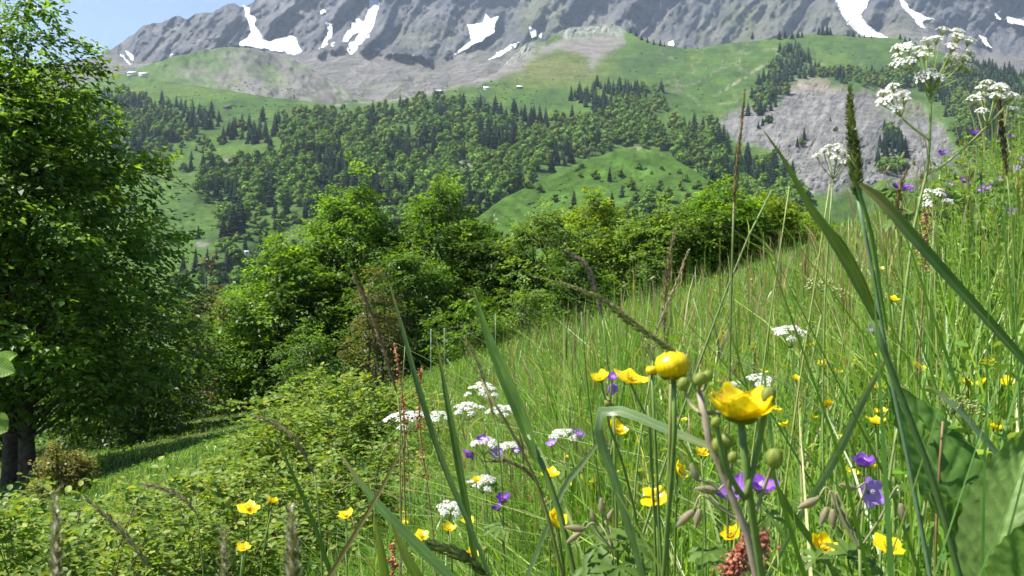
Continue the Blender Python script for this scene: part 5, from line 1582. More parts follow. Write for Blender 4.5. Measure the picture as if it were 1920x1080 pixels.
# -- geraniums
def palmate(lobes=7, seed=0):
    """deeply cut leaf, stalk at the origin, lying in XY"""
    r = np.random.default_rng(seed); g = Geo()
    for k in range(lobes):
        a = (k - (lobes - 1) / 2) * (4.5 / lobes); L = 1.0 - 0.055 * abs(k - (lobes - 1) / 2) ** 1.5
        d = np.array([math.cos(a), math.sin(a), 0]); s = np.array([-d[1], d[0], 0])
        pr = [(0.0, 0.03), (0.3, 0.09), (0.55, 0.19), (0.68, 0.12), (0.74, 0.20), (0.86, 0.09), (0.9, 0.11), (1.0, 0.0)]
        V = []
        for t, w in pr:
            z = -0.22 * t * t + 0.05
            V += [d * t * L + s * w * L + (0, 0, z + 0.3 * w), d * t * L + (0, 0, z), d * t * L - s * w * L + (0, 0, z + 0.3 * w)]
        F = []
        for i in range(len(pr) - 1): F += [[3 * i, 3 * i + 1, 3 * i + 4, 3 * i + 3], [3 * i + 1, 3 * i + 2, 3 * i + 5, 3 * i + 4]]
        g.add(np.array(V) + (0, 0, 0.002 * k), np.array(F), np.array([0.105, 0.185, 0.035]) * r.uniform(0.85, 1.2))
    o = g.build('leaf', M_HERB); me = o.data; bpy.data.objects.remove(o)
    return me


PALM = [palmate(7, 1), palmate(7, 2), palmate(5, 3)]


def geranium(label, D, flowers, buds, leaves, root_px, group='violet geraniums', stem_r=0.0012):
    """flowers: (px,py,width px,openness,kind,axis); buds: (px,py,len px,axis); leaves: (px,py,radius px,axis)"""
    ft = to_ground(P(root_px[0], root_px[1], D))
    root = empty('geranium_plant', ft, label, 'geranium', group)
    hub = P(root_px[0], root_px[1], D)
    stem(root, [hub, (hub + ft) / 2 + (0.01, 0.01, 0), ft], stem_r, stem_r * 1.5, ST * (1.1, 1, 1), origin=ft)
    for (px, py, w, op, kind, ax) in flowers:
        h = P(px, py, D + fr.normal(0, 0.012)); size = w / FX * D / (1.5 + 0.5 * op); ax = norm(np.asarray(ax, float))
        b = h - ax * size * 0.35
        fl = put('flower', SEP_V, root, b - ft, ax, size)
        A = np.array(fl.matrix_basis)[:3, :3]
        roll = fr.uniform(0, 6)
        for k in range(5): put('petal', petal(kind, max(op + fr.normal(0, 0.07), 0.05)), fl, (0, 0, 0), (fr.normal(0, 0.06), fr.normal(0, 0.06), 1), fr.uniform(0.93, 1.05), roll + k * 1.2566)
        put('stamens', STAM_V, fl, (0, 0, 0), (0, 0, 1), 1.0)
        stem(root, [b, b - ax * 0.012 - (0, 0, 0.012), hub], stem_r * 0.6, stem_r * 0.8, ST * (1.3, 1.1, 1.2), 'flower_stalk', ft)
    for (px, py, l, ax) in buds:
        h = P(px, py, D + fr.normal(0, 0.01)); size = l / FX * D / 1.7; ax = norm(np.asarray(ax, float))
        put('bud', BUD_H, root, h - ft, ax, size, fr.uniform(0, 6))
        e = h - ax * size * 0.8
        stem(root, [e, e - ax * 0.006 + (0, 0, 0.006), (e + hub) / 2 + (0, 0, 0.006), hub], stem_r * 0.6, stem_r * 0.7, (0.24, 0.24, 0.12), 'bud_stalk', ft)
    for (px, py, rad, ax) in leaves:
        h = P(px, py, D + fr.normal(0, 0.015)); size = rad / FX * D
        put('leaf', PALM[fr.integers(0, 3)], root, h - ft, norm(np.asarray(ax, float)), size, fr.uniform(0, 6.28))
        stem(root, [h, (h + hub) / 2 + (0, 0.01, -0.012), hub - (0, 0, 0.03)], stem_r * 0.6, stem_r * 0.7, ST, 'leaf_stalk', ft)
    return root


geranium('violet geranium pair behind the thick buttercup stem with drooping hairy buds', 0.62,
         [(1377, 915, 66, 0.45, 'vio', (-0.35, -0.55, 0.8)), (1428, 908, 62, 0.4, 'vio', (0.15, -0.25, 1))], [(1285, 972, 46, (-0.8, -0.1, -0.7)), (1308, 972, 40, (-0.25, -0.1, -1)), (1325, 918, 46, (-1, 0, 0.1)), (1302, 886, 38, (-0.4, 0, 0.9))],
         [(1330, 1035, 55, (0, -0.4, 1)), (1440, 970, 50, (0.3, -0.5, 1))], (1402, 985))
geranium('upright violet geranium over a pale one with nodding buds at right', 0.66,
         [(1621, 864, 44, 0.15, 'vio', (0, -0.1, 1)), (1636, 922, 58, 0.7, 'lil', (0.35, -0.75, 0.25))], [(1515, 944, 46, (-0.85, 0, -0.4)), (1545, 968, 40, (-0.4, -0.1, -1)), (1562, 974, 42, (0, -0.1, -1)), (1578, 970, 40, (0.3, -0.1, -1)), (1692, 962, 40, (0.2, 0, -1)), (1590, 912, 34, (-1, 0, 0.3))],
         [(1590, 1045, 62, (0.1, -0.6, 1)), (1640, 1060, 55, (0.4, -0.5, 1)), (1530, 1050, 40, (-0.3, -0.5, 1))], (1612, 1030))
geranium('budding geranium with pale hairy leaves at the bottom centre', 0.78, [],
         [(1128, 950, 34, (-0.1, 0, 1)), (1112, 968, 30, (-0.3, 0, 1)), (1144, 966, 28, (0.4, 0, 1)), (1078, 990, 40, (-1, 0, 0.1)), (1076, 1008, 34, (-0.8, 0, -0.6))],
         [(1120, 1020, 66, (-0.3, -0.6, 1)), (1180, 1020, 62, (0.3, -0.5, 1)), (1100, 1060, 60, (-0.2, -0.4, 1)), (1160, 1065, 64, (0.2, -0.6, 1)), (1220, 1050, 46, (0.4, -0.4, 1))], (1148, 1030))
geranium('violet geranium among the flat white flowers at centre left', 1.9, [(905, 824, 24, 0.5, 'vio', (0, -0.6, 1)), (880, 852, 26, 0.3, 'vio', (-0.3, -0.2, -0.3)), (930, 848, 26, 0.6, 'lil', (0.2, -0.8, 0.5)), (968, 845, 22, 0.5, 'vio', (0, -0.5, 1))], [], [(900, 900, 40, (0, -0.4, 1)), (940, 905, 40, (0.1, -0.4, 1))], (920, 895))
geranium('violet geranium beside the flat white flower at centre', 1.9, [(1084, 812, 26, 0.4, 'vio', (0.3, -0.4, 1)), (1034, 830, 22, 0.5, 'lil', (-0.3, -0.5, 1))], [], [(1060, 880, 36, (0, -0.4, 1))], (1060, 870))
geranium('dark violet geranium under the lower white flowers', 1.5, [(943, 934, 28, 0.1, 'vio', (0, -0.2, 1)), (932, 950, 22, 0.2, 'vio', (-0.3, -0.2, 0.6))], [], [(940, 990, 36, (0, -0.4, 1))], (942, 985))
geranium('violet geranium between the two left buttercups', 0.8, [(1148, 706, 24, 0.3, 'vio', (0, -0.4, 1)), (1149, 728, 24, 0.4, 'lil', (0.2, -0.6, -0.2))], [], [], (1150, 760))
geranium('violet geranium glimpsed left of the pale upright stem', 1.8, [(1634, 618, 22, 0.4, 'vio', (0, -0.4, 1))], [], [(1640, 680, 36, (0, -0.4, 1))], (1636, 660))
RT = [('violet geranium clump right of the foxtail', 2.0, [(1683, 348, 22, 0.4, 'vio', (0, -0.3, 1)), (1702, 350, 28, 0.5, 'vio', (0.1, -0.4, 1)), (1698, 360, 24, 0.6, 'lil', (0, -0.7, 0.7))], (1690, 420)),
      ('violet geranium under the tall umbel stem', 2.0, [(1767, 286, 18, 0.3, 'vio', (0, -0.3, 1)), (1776, 346, 22, 0.6, 'lil', (0, -0.6, 0.8)), (1768, 362, 24, 0.7, 'lil', (0.1, -0.8, 0.6))], (1772, 410)),
      ('violet geranium just right of the side umbel branch', 2.1, [(1828, 248, 20, 0.3, 'vio', (0, -0.3, 1)), (1808, 338, 20, 0.5, 'vio', (0.1, -0.5, 0.8)), (1790, 320, 14, 0.4, 'vio', (0, -0.3, 1))], (1815, 390)),
      ('violet geranium with pale flowers near the right edge', 2.2, [(1895, 256, 16, 0.3, 'vio', (0, -0.3, 1)), (1872, 338, 26, 0.6, 'lil', (0, -0.6, 0.8)), (1868, 345, 24, 0.6, 'vio', (-0.2, -0.7, 0.6)), (1888, 342, 22, 0.6, 'lil', (0.3, -0.5, 0.8))], (1880, 400)),
      ('pale violet geranium at the right edge above the others', 2.3, [(1903, 315, 24, 0.7, 'lil', (0, -0.8, 0.6)), (1886, 281, 14, 0.4, 'vio', (0, -0.4, 1)), (1914, 296, 18, 0.6, 'lil', (0.2, -0.6, 0.8))], (1904, 380)),
      ('whitish violet geranium below the right group', 2.0, [(1895, 392, 24, 0.7, 'lil', (0, -0.7, 0.7)), (1848, 350, 20, 0.6, 'lil', (0, -0.6, 0.8)), (1835, 356, 16, 0.4, 'vio', (0, -0.5, 0.8))], (1872, 450))]
for lab, D, fl, rp in RT:
    lv = [(rp[0] + fr.uniform(-45, 45), rp[1] - fr.uniform(0, 90), fr.uniform(22, 36), (fr.normal(0, 0.4), -0.5, 1)) for k in range(9)]
    geranium(lab, D, fl, [(rp[0] + fr.uniform(-40, 40), rp[1] - fr.uniform(70, 130), 14, (fr.normal(0, 0.4), 0, 1)) for k in range(4)], lv, rp)


# -- white umbels
def floret_cluster(seed, n=26, flat=0.45):
    r = np.random.default_rng(seed); g = Geo()
    for k in range(n):
        q = math.sqrt((k + 0.5) / n); a = k * 2.4 + r.normal(0, 0.2)
        c = np.array([q * math.cos(a), q * math.sin(a), flat * (1 - q * q) + r.normal(0, 0.05)])
        nrm = norm(np.array([c[0] * 0.7, c[1] * 0.7, 1.0]) + r.normal(0, 0.25, 3)); A = align(nrm, r.uniform(0, 6))
        sz = 0.22 * r.uniform(0.6, 1.25)
        V = [(0, 0, 0)]; F = []
        for p in range(5):
            b = p * 1.2566
            V += [(0.75 * sz * math.cos(b - 0.45), 0.75 * sz * math.sin(b - 0.45), 0.05), (sz * math.cos(b), sz * math.sin(b), 0.02), (0.75 * sz * math.cos(b + 0.45), 0.75 * sz * math.sin(b + 0.45), 0.05)]
            F.append([0, 1 + 3 * p, 2 + 3 * p, 3 + 3 * p])
        g.add(np.array(V) @ A.T + c, np.array(F), np.array([0.88, 0.88, 0.85]) * r.uniform(0.88, 1.03))
        V, F = tube([(0, 0, -0.75), c * (0.6, 0.6, 0.5) - (0, 0, 0.1), c], 0.022, 3, False); g.add(V, F, (0.33, 0.38, 0.14))
    o = g.build('floret_cluster', M_WHT); me = o.data; bpy.data.objects.remove(o)
    return me


def green_cluster(seed, n=22, col=(0.38, 0.42, 0.16)):
    r = np.random.default_rng(seed); g = Geo()
    for k in range(n):
        c = norm(r.normal(0, 1, 3)) * r.uniform(0.3, 1, 1) ** 0.4 * np.array([0.9, 0.9, 0.7])
        V, F = BALLS; g.add(V * 0.15 * r.uniform(0.7, 1.2) + c, F, np.array(col) * r.uniform(0.75, 1.3))
        V, F = tube([(0, 0, -0.8), c], 0.02, 3, False); g.add(V, F, (0.2, 0.26, 0.08))
    o = g.build('bud_cluster', M_WHT); me = o.data; bpy.data.objects.remove(o)
    return me


FLC = [floret_cluster(800 + i) for i in range(4)]
FLCF = [floret_cluster(820 + i, 30, 0.2) for i in range(3)]
GRC = [green_cluster(840 + i) for i in range(3)]


def umbel(parent, ft, hub, centre, width, n, r, flat=0.35, tilt=(0, -0.1, 1), meshes=None, sz=None, stem_r=0.0006, name='floret_cluster'):
    """rays from hub to a dome of floret clusters"""
    g = Geo(); ax = norm(np.asarray(tilt, float)); A = align(ax)
    cs = sz or width * 0.50 / math.sqrt(n)
    for k in range(n):
        q = math.sqrt((k + 0.4) / n) * r.uniform(0.85, 1.1); a = k * 2.4 + r.normal(0, 0.25)
        l = np.array([q * math.cos(a) * width / 2, q * math.sin(a) * width / 2, flat * width / 2 * (1 - q * q) * 1.6 + r.normal(0, 0.03) * width])
        p = centre + A @ l
        V, F = tube(catmull([hub, hub * 0.55 + p * 0.45 + A @ (l * np.array([0.12, 0.12, 0])), p - ax * cs * 0.6], 6), [stem_r] * 6, 4, False); g.add(V, F, np.array([0.24, 0.30, 0.09]))
        put(name, (meshes or FLC)[r.integers(0, len(meshes or FLC))], parent, p - ft, ax + (p - hub) / np.linalg.norm(p - hub) * 0.7, cs * r.uniform(0.85, 1.15), r.uniform(0, 6))
    g.build('rays', M_STEM, parent, False, ft)


ur = np.random.default_rng(55)
D = 1.15
ft = to_ground(P(1712, 470, D), -0.02)
up_ = empty('cow_parsley', ft, 'tall white umbel plant with several branched heads against the cliff and forest', 'umbel plant', 'white umbel plants')
main = [P(1745, 172, D), P(1743, 270, D), P(1738, 325, D), P(1720, 395, D), P(1708, 470, D), ft]
stem(up_, main, 0.0016, 0.0032, (0.20, 0.27, 0.08), origin=ft)
umbel(up_, ft, P(1745, 172, D), P(1765, 128, D), 118 / FX * D, 15, ur, 0.75, (0.15, -0.35, 1), sz=0.0098)
stem(up_, [P(1768, 140, D - 0.01), P(1752, 175, D - 0.005), P(1745, 195, D)], 0.0012, 0.0016, (0.3, 0.36, 0.1), 'branch', ft)
umbel(up_, ft, P(1768, 142, D - 0.01), P(1790, 128, D - 0.01), 52 / FX * D, 6, ur, 0.5, (0.35, -0.3, 1), sz=0.0085)
umbel(up_, ft, P(1742, 175, D), P(1738, 148, D - 0.01), 40 / FX * D, 6, ur, 0.4, (-0.2, -0.4, 1), sz=0.010)
stem(up_, [P(1708, 130, D + 0.01), P(1728, 155, D), P(1745, 195, D)], 0.0008, 0.0012, (0.3, 0.36, 0.1), 'branch', ft)
umbel(up_, ft, P(1712, 133, D + 0.01), P(1697, 117, D), 58 / FX * D, 8, ur, 0.7, (-0.3, -0.4, 1), sz=0.0092)
stem(up_, [P(1692, 222, D - 0.01), P(1716, 243, D), P(1742, 262, D)], 0.0012, 0.0018, (0.42, 0.46, 0.18), 'branch', ft)
umbel(up_, ft, P(1690, 220, D - 0.01), P(1672, 202, D - 0.01), 66 / FX * D, 9, ur, 0.75, (-0.35, -0.4, 1), sz=0.0092)
stem(up_, [P(1850, 238, D - 0.07), P(1800, 284, D), P(1765, 312, D), P(1739, 326, D)], 0.0012, 0.0018, (0.36, 0.40, 0.14), 'branch', ft)
umbel(up_, ft, P(1852, 236, D - 0.07), P(1858, 207, D - 0.07), 88 / FX * D, 13, ur, 0.65, (0.05, -0.35, 1), sz=0.0092)


def umbel_plant(label, px, py, D, w, n, root_px, flat=0.35, name='cow_parsley', meshes=None, cat='umbel plant', group='white umbel plants', hubdy=None, tilt=(0, -0.25, 1), cname='floret_cluster'):
    W = w / FX * D
    hub = P(px, py + (hubdy if hubdy else w * 0.45), D + 0.01); ft = to_ground(P(root_px[0], root_px[1], D))
    root = empty(name, ft, label, cat, group)
    stem(root, [hub, P(root_px[0], root_px[1], D), ft], 0.0013, 0.002, (0.17, 0.23, 0.07), origin=ft)
    umbel(root, ft, hub, P(px, py, D), W, n, ur, flat, tilt, meshes, name=cname)
    return root


umbel_plant('white umbel behind the green foxtail head', 1562, 306, 1.35, 68, 11, (1555, 420), 0.65)
umbel_plant('low white umbel at the foot of the tall umbel plant', 1752, 385, 1.5, 60, 9, (1748, 470), 0.6)
for (px, py, w, n, D, lab) in ((762, 786, 84, 16, 2.1, 'flat white flower head leftmost beside the reddish sorrel'), (822, 784, 62, 12, 2.2, 'flat white flower head second from the reddish sorrel'), (878, 768, 62, 12, 2.4, 'small flat white flower head behind the broad blade'), (905, 735, 74, 13, 2.7, 'flat white flower head farthest back near the broad blade tip'),
                               (942, 772, 62, 12, 2.3, 'flat white flower head crossed by the broad blade'), (908, 832, 62, 12, 1.9, 'flat white flower head with violet geraniums beside it'), (955, 838, 46, 9, 1.9, 'flat white flower head right of the violet geraniums'), (1058, 820, 72, 13, 1.9, 'flat white flower head at the centre by a single violet flower'),
                               (905, 905, 60, 10, 1.6, 'low flat white flower head with a yellow buttercup beside'), (1482, 626, 80, 15, 1.9, 'flat white flower head alone in the right meadow'), (1425, 716, 60, 10, 1.7, 'flat white flower head behind the largest buttercup'), (843, 955, 60, 10, 1.4, 'sparse white flower head low by the dark stems'), (1380, 722, 36, 6, 1.8, 'small white flower head peeping left of the largest buttercup')):
    umbel_plant(lab, px, py, D, w * 0.86, n + 2, (px + 4, py + 90), 0.22, 'yarrow', FLCF, 'white flower', 'flat white flower heads', w * 0.35)
for (px, py, w, n, D, lab) in ((1540, 548, 70, 7, 1.5, 'pale green unripe umbel beside the sheathed stem'), (1815, 772, 62, 6, 0.85, 'cream green bud umbel on a reddish stem at right'), (1690, 738, 36, 4, 0.85, 'small cream bud umbel above the wrinkled leaf'), (1745, 862, 26, 3, 0.85, 'tiny cream bud cluster against the wrinkled leaf'), (1225, 652, 40, 6, 1.2, 'pale green umbel behind the closed globe buttercup'), (1780, 760, 30, 3, 0.86, 'small cream bud umbel left of the larger one')):
    umbel_plant(lab, px, py, D, w, n, (px - 20, py + 140), 0.4, 'bedstraw', GRC, 'bud umbel', 'unripe green umbels', w * 0.6, cname='bud_cluster')
# -- grasses that stand out one by one
G_D = np.array([0.07, 0.14, 0.022]); G_M = np.array([0.10, 0.185, 0.03]); G_L = np.array([0.17, 0.25, 0.035]); G_P = np.array([0.25, 0.33, 0.17]); G_B = np.array([0.065, 0.125, 0.032])


def run_out(q):
    """where the last piece of a curve, carried on, meets the ground"""
    d = norm(q[-1] - q[-2]); d = norm(d * (1, 1, 1) + np.array([0, 0, -0.35]))
    e = q[-1].copy()
    for k in range(60):
        if e[2] < float(ground(e[0], e[1])): break
        e = e + d * 0.03
    return e - (0, 0, 0.02)


def grass_plant(label, blade_list=(), stem_list=(), root_px=None, group='tall grasses near the camera', name='grass_plant'):
    """blade_list: (points[(px,py,D)], widths px, colour, face, fold, twist); stem_list: (points, r0 px, r1 px, colour)"""
    allp = [l[0] for l in blade_list] + [l[0] for l in stem_list]
    last = P(*allp[-1][-1]) if root_px is None else P(*root_px)
    ft = to_ground(last)
    root = empty(name, ft, label, 'grass', group)
    for i, (pts, w, col, face, fold, tw) in enumerate(blade_list):
        q = [P(*p) for p in pts]; Dm = pts[0][2]
        if not stem_list: q.append(run_out(q))
        ws = [a / FX * Dm for a in w]
        V, F = ribbon(q, ws, face, fold, tw, 56)
        n = len(V) // RIB
        rb = np.where(np.arange(RIB) % 2 == 0, 0.86, 1.12); rb[RIB // 2] = 1.4
        c = np.asarray(col) * np.ones((n, RIB, 1)) * rb[None, :, None]
        sp = fbm(np.arange(n)[:, None] * 0.25 + 7.7 * i + pts[0][0], np.arange(RIB)[None] * 0.5 + np.zeros((n, 1)), 3, 181)[..., None]
        c = c * (1 + 0.3 * sp)
        old = np.clip(1.0 - np.arange(n) / (0.06 * n), 0, 1)[:, None, None] * 0.7 + np.clip(sp * 2.0 - 0.95, 0, 0.5)
        c = c * (1 - old) + np.array([0.30, 0.23, 0.08]) * old
        g = Geo(); g.add(V, F, c.reshape(-1, 3)); g.build('leaf_blade', M_GRASS, root, True, ft)
    for (pts, a, b, col) in stem_list:
        q = [P(*p) for p in pts]; Dm = pts[0][2]
        q.append(run_out(q))
        stem(root, q, a / 2 / FX * Dm, b / 2 / FX * Dm, col, 'stem', ft)
    return root, ft


def spike(parent, ft, pts, rad_px, col, n, scale, seed, awn=0.0, dark=None, name='seed_head', prof=((0, 0.35), (0.15, 0.8), (0.5, 1), (0.85, 0.8), (1, 0.25)), lay=0.8, swid=0.45):
    """a spike of overlapping scales along a curve (tip first)"""
    r = np.random.default_rng(seed)
    q = catmull([P(*p) for p in pts], 40); R = rad_px / FX * pts[0][2]
    pr = np.interp(np.linspace(0, 1, 40), [p[0] for p in prof], [p[1] for p in prof])
    g = Geo(); V, F = tube(q, R * 0.55 * pr, 7); g.add(V, F, np.asarray(col) * 0.7)
    T = norm(np.gradient(q, axis=0))
    t = r.uniform(0, 1, n); i = (t * 39).astype(int)
    a = r.uniform(0, 6.283, n)
    X = norm(np.cross(T[i], [0.3, 0.8, 0.1])); Y = np.cross(T[i], X)
    out_ = X * np.cos(a)[:, None] + Y * np.sin(a)[:, None]
    L = R * scale * r.uniform(0.7, 1.3, n) * (0.35 + 0.65 * pr[i])
    pos = q[i] + out_ * (R * 0.5 * pr[i])[:, None]
    d = norm(-T[i] * lay + out_ * 0.75)
    V = leaf_quads(pos, d, out_, L, r, swid, 0.05)
    c = np.asarray(col) * r.uniform(0.65, 1.4, (n, 1))
    if dark is not None:
        m = (r.uniform(0, 1, n) < 0.35)[:, None]; c = np.where(m, np.asarray(dark) * r.uniform(0.8, 1.2, (n, 1)), c)
    g.add(V, np.arange(4 * n).reshape(-1, 4), np.repeat(c, 4, 0))
    if awn:
        k = n // 2
        e = pos[:k] + norm(d[:k] + 0.5 * out_[:k]) * awn; s = norm(np.cross(d[:k], out_[:k])) * R * 0.05
        V = np.stack([pos[:k] - s, pos[:k] + s, e], 1).reshape(-1, 3)
        g.add(V, np.arange(3 * k).reshape(-1, 3), np.asarray(col) * 1.3)
    return g.build(name, M_SEED, parent, False, ft)


FC = (0.15, -1, 0.15)
grass_plant('broad upright green blade with a dark stem crossing the white flowers',
            [([(888, 545, 0.86), (918, 640, 0.85), (948, 715, 0.84), (985, 805, 0.83), (1002, 860, 0.82)], [2, 17, 26, 24, 12], G_M, FC, 0.35, 0.25)],
            [([(990, 815, 0.83), (1040, 930, 0.82), (1078, 1085, 0.81)], 11, 17, (0.085, 0.15, 0.03)), ([(905, 720, 0.80), (960, 810, 0.80), (1005, 900, 0.80), (1055, 1080, 0.80)], 5, 9, (0.14, 0.13, 0.05))])
grass_plant('narrow dark blade rising between sorrel and broad blade', [([(728, 525, 0.95), (755, 620, 0.94), (785, 730, 0.93), (835, 880, 0.92), (890, 1010, 0.9)], [2, 8, 11, 12, 8], G_B, (0.4, -1, 0), 0.3, 0.4)])
grass_plant('narrow green blade beside the flat white flowers', [([(818, 635, 0.98), (836, 740, 0.97), (856, 850, 0.96), (880, 985, 0.95)], [2, 9, 14, 12], G_M * 0.8, (0.2, -1, 0), 0.3, 0.2)])
grass_plant('pale blade folded sharply over at its top near the centre', [([(1395, 868, 0.62), (1330, 838, 0.63), (1250, 806, 0.64), (1175, 775, 0.65), (1140, 767, 0.655), (1122, 778, 0.66), (1122, 812, 0.66), (1145, 880, 0.66), (1170, 960, 0.66), (1205, 1085, 0.66)], [2, 14, 22, 24, 24, 22, 20, 20, 18, 12], (0.17, 0.25, 0.11), (0.1, -0.8, 0.7), 0.2, 0.0)])
grass_plant('whitish narrow blade leaning right beside the broad blade stem', [([(1142, 795, 0.9), (1100, 860, 0.89), (1062, 905, 0.88), (1038, 960, 0.87)], [3, 10, 13, 8], G_P, (0.3, -1, 0.4), 0.2, 0.5)])
grass_plant('wide dark green blade sweeping down to the right edge', [([(1612, 345, 0.62), (1640, 366, 0.62), (1700, 432, 0.62), (1780, 522, 0.62), (1860, 610, 0.62), (1960, 722, 0.62)], [9, 22, 23, 21, 18, 14], G_B * 1.1, (-0.3, -0.9, 0.4), 0.45, -0.25)], root_px=(1960, 900, 0.62))
# foxtail with sheathing leaf
fx, ft = grass_plant('tall foxtail grass with a dark green furry head against the cliff', [([(1588, 300, 0.64), (1606, 350, 0.64), (1632, 440, 0.64), (1648, 540, 0.64), (1662, 620, 0.64)], [5, 10, 11, 10, 6], G_B * 1.5, (0.4, -1, 0), 0.5, 0.1)],
                     [([(1608, 370, 0.645), (1640, 530, 0.645), (1665, 680, 0.645), (1700, 850, 0.645), (1745, 1085, 0.645)], 7, 12, ST_B)])
spike(fx, ft, [(1594, 162, 0.64), (1594, 220, 0.64), (1602, 290, 0.642), (1608, 372, 0.645)], 14, (0.21, 0.26, 0.08), 900, 0.9, 901, 0.003, (0.07, 0.085, 0.035), prof=((0, 0.15), (0.2, 0.5), (0.45, 0.8), (0.7, 1), (0.92, 0.9), (1, 0.4)))
grass_plant('green sheathed grass stem with a pointed leaf right of centre', [([(1432, 245, 0.60), (1475, 310, 0.60), (1515, 385, 0.60), (1560, 450, 0.60), (1605, 530, 0.60), (1640, 600, 0.60)], [2, 9, 16, 24, 26, 14], (0.11, 0.165, 0.02), (0.2, -1, 0.1), 0.5, 0.1), ([(1518, 400, 0.605), (1570, 445, 0.605), (1612, 520, 0.605), (1645, 600, 0.605)], [3, 9, 14, 10], (0.08, 0.13, 0.02), (-0.3, -1, 0.1), 0.4, 0.2)],
            [([(1632, 585, 0.602), (1665, 680, 0.602), (1700, 770, 0.602), (1745, 890, 0.602), (1800, 1085, 0.602)], 12, 15, ST_D)])
bs, ft = grass_plant('thin brown grass spike standing tall before the cliff', [], [([(1376, 380, 0.75), (1372, 520, 0.75), (1368, 680, 0.75), (1366, 840, 0.75)], 4, 6, (0.12, 0.15, 0.05))])
spike(bs, ft, [(1396, 172, 0.75), (1390, 240, 0.75), (1380, 320, 0.75), (1376, 430, 0.75)], 3.6, (0.27, 0.18, 0.08), 200, 2.8, 902, 0.0, (0.12, 0.085, 0.04), lay=2.2, swid=0.3)
ap, ft = grass_plant('arching tan and green grass plume leaning left over the meadow', [], [([(1268, 655, 0.80), (1300, 720, 0.80), (1345, 860, 0.80), (1380, 1085, 0.80)], 5, 7, ST)])
for k, (dy, c, sd) in enumerate(((0, (0.42, 0.36, 0.20), 1), (6, (0.32, 0.33, 0.12), 2), (14, (0.22, 0.28, 0.07), 3))):
    x0 = (998, 1020, 1090)[k]; y0 = (518, 522, 552)[k]
    spike(ap, ft, [(x0, y0, 0.80), ((x0 + 1130) / 2 + 10, 536 + dy * 0.6 + 4 * k, 0.80), (1150, 572 + dy * 0.7, 0.80), (1210, 618 + dy * 0.6, 0.80), (1275, 664 + dy * 0.4, 0.80)], (2.6, 3.0, 3.8)[k], c, 200, 3.4, 903 + sd, 0.004, None, 'plume', ((0, 0.3), (0.3, 0.7), (0.7, 1), (1, 0.7)), 1.9, 0.3)
# fuzzy blurred spikes at the bottom left
for (px, y0, w, lab) in ((105, 925, 20, 'blurred woolly grass spike at the bottom left corner'), (548, 955, 23, 'blurred woolly grass spike with white hairs at the bottom'), (420, 1000, 12, 'thin blurred grass spike left of the woolly one at the bottom')):
    sp_, ft = grass_plant(lab, [], [([(px, 1070, 0.36), (px + 4, 1180, 0.36)], 8, 9, ST)], group='blurred grass spikes at the bottom')
    spike(sp_, ft, [(px - 2, y0, 0.36), (px, y0 + 70, 0.36), (px + 2, 1100, 0.36), (px + 3, 1180, 0.36)], w * 0.5, (0.27, 0.27, 0.11), 420, 2.0, px, 0.006, (0.75, 0.73, 0.66), lay=1.3, swid=0.3, prof=((0, 0.05), (0.2, 0.55), (0.5, 1), (1, 0.9)))
grass_plant('broad dark blade slanting down from the rose bush to the bottom', [([(632, 842, 0.75), (675, 905, 0.74), (725, 965, 0.73), (790, 1030, 0.72), (860, 1100, 0.71)], [2, 11, 18, 20, 18], G_B * 1.3, (0.3, -0.9, 0.5), 0.35, 0.1)])
grass_plant('bright green short blade at the bottom left of centre', [([(700, 960, 0.72), (712, 1020, 0.72), (724, 1090, 0.72)], [2, 14, 18], G_L, (0.3, -1, 0.2), 0.2, 0.2)])
grass_plant('bright yellow green blade at the bottom beside the broad dark one', [([(735, 980, 0.7), (755, 1030, 0.7), (790, 1095, 0.7)], [2, 17, 22], G_L * 1.1, (0.1, -1, 0.3), 0.25, 0.2)])
grass_plant('brownish blurred blade leaning across the bottom', [([(770, 800, 0.5), (735, 880, 0.5), (690, 960, 0.5), (612, 1090, 0.5)], [2, 6, 9, 10], (0.16, 0.13, 0.05), (0, -1, 0.3), 0.3, 0.2)])
grass_plant('narrow dark blade among the lower left rose leaves', [([(512, 805, 1.0), (545, 880, 1.0), (580, 960, 1.0), (615, 1060, 1.0)], [2, 6, 8, 9], G_D, (0.2, -1, 0), 0.3, 0.2)])
grass_plant('pale wide blade leaning left of the wrinkled leaf', [([(1672, 655, 0.95), (1620, 745, 0.95), (1570, 850, 0.94), (1505, 960, 0.93)], [4, 15, 19, 10], (0.17, 0.24, 0.13), (0.4, -1, 0.4), 0.2, 0.2)])
grass_plant('pale grey green blade tip above the cream bud umbel', [([(1730, 720, 0.85), (1775, 750, 0.85), (1850, 830, 0.85), (1930, 930, 0.85)], [3, 22, 22, 18], (0.17, 0.25, 0.15), (0.2, -0.8, 0.8), 0.25, 0.1)])
grass_plant('dark diagonal blade behind the glossy buttercup', [([(1440, 880, 0.8), (1480, 955, 0.8), (1525, 1020, 0.8), (1580, 1100, 0.8)], [6, 12, 14, 14], G_D, (0.2, -1, 0.2), 0.3, 0.0)])
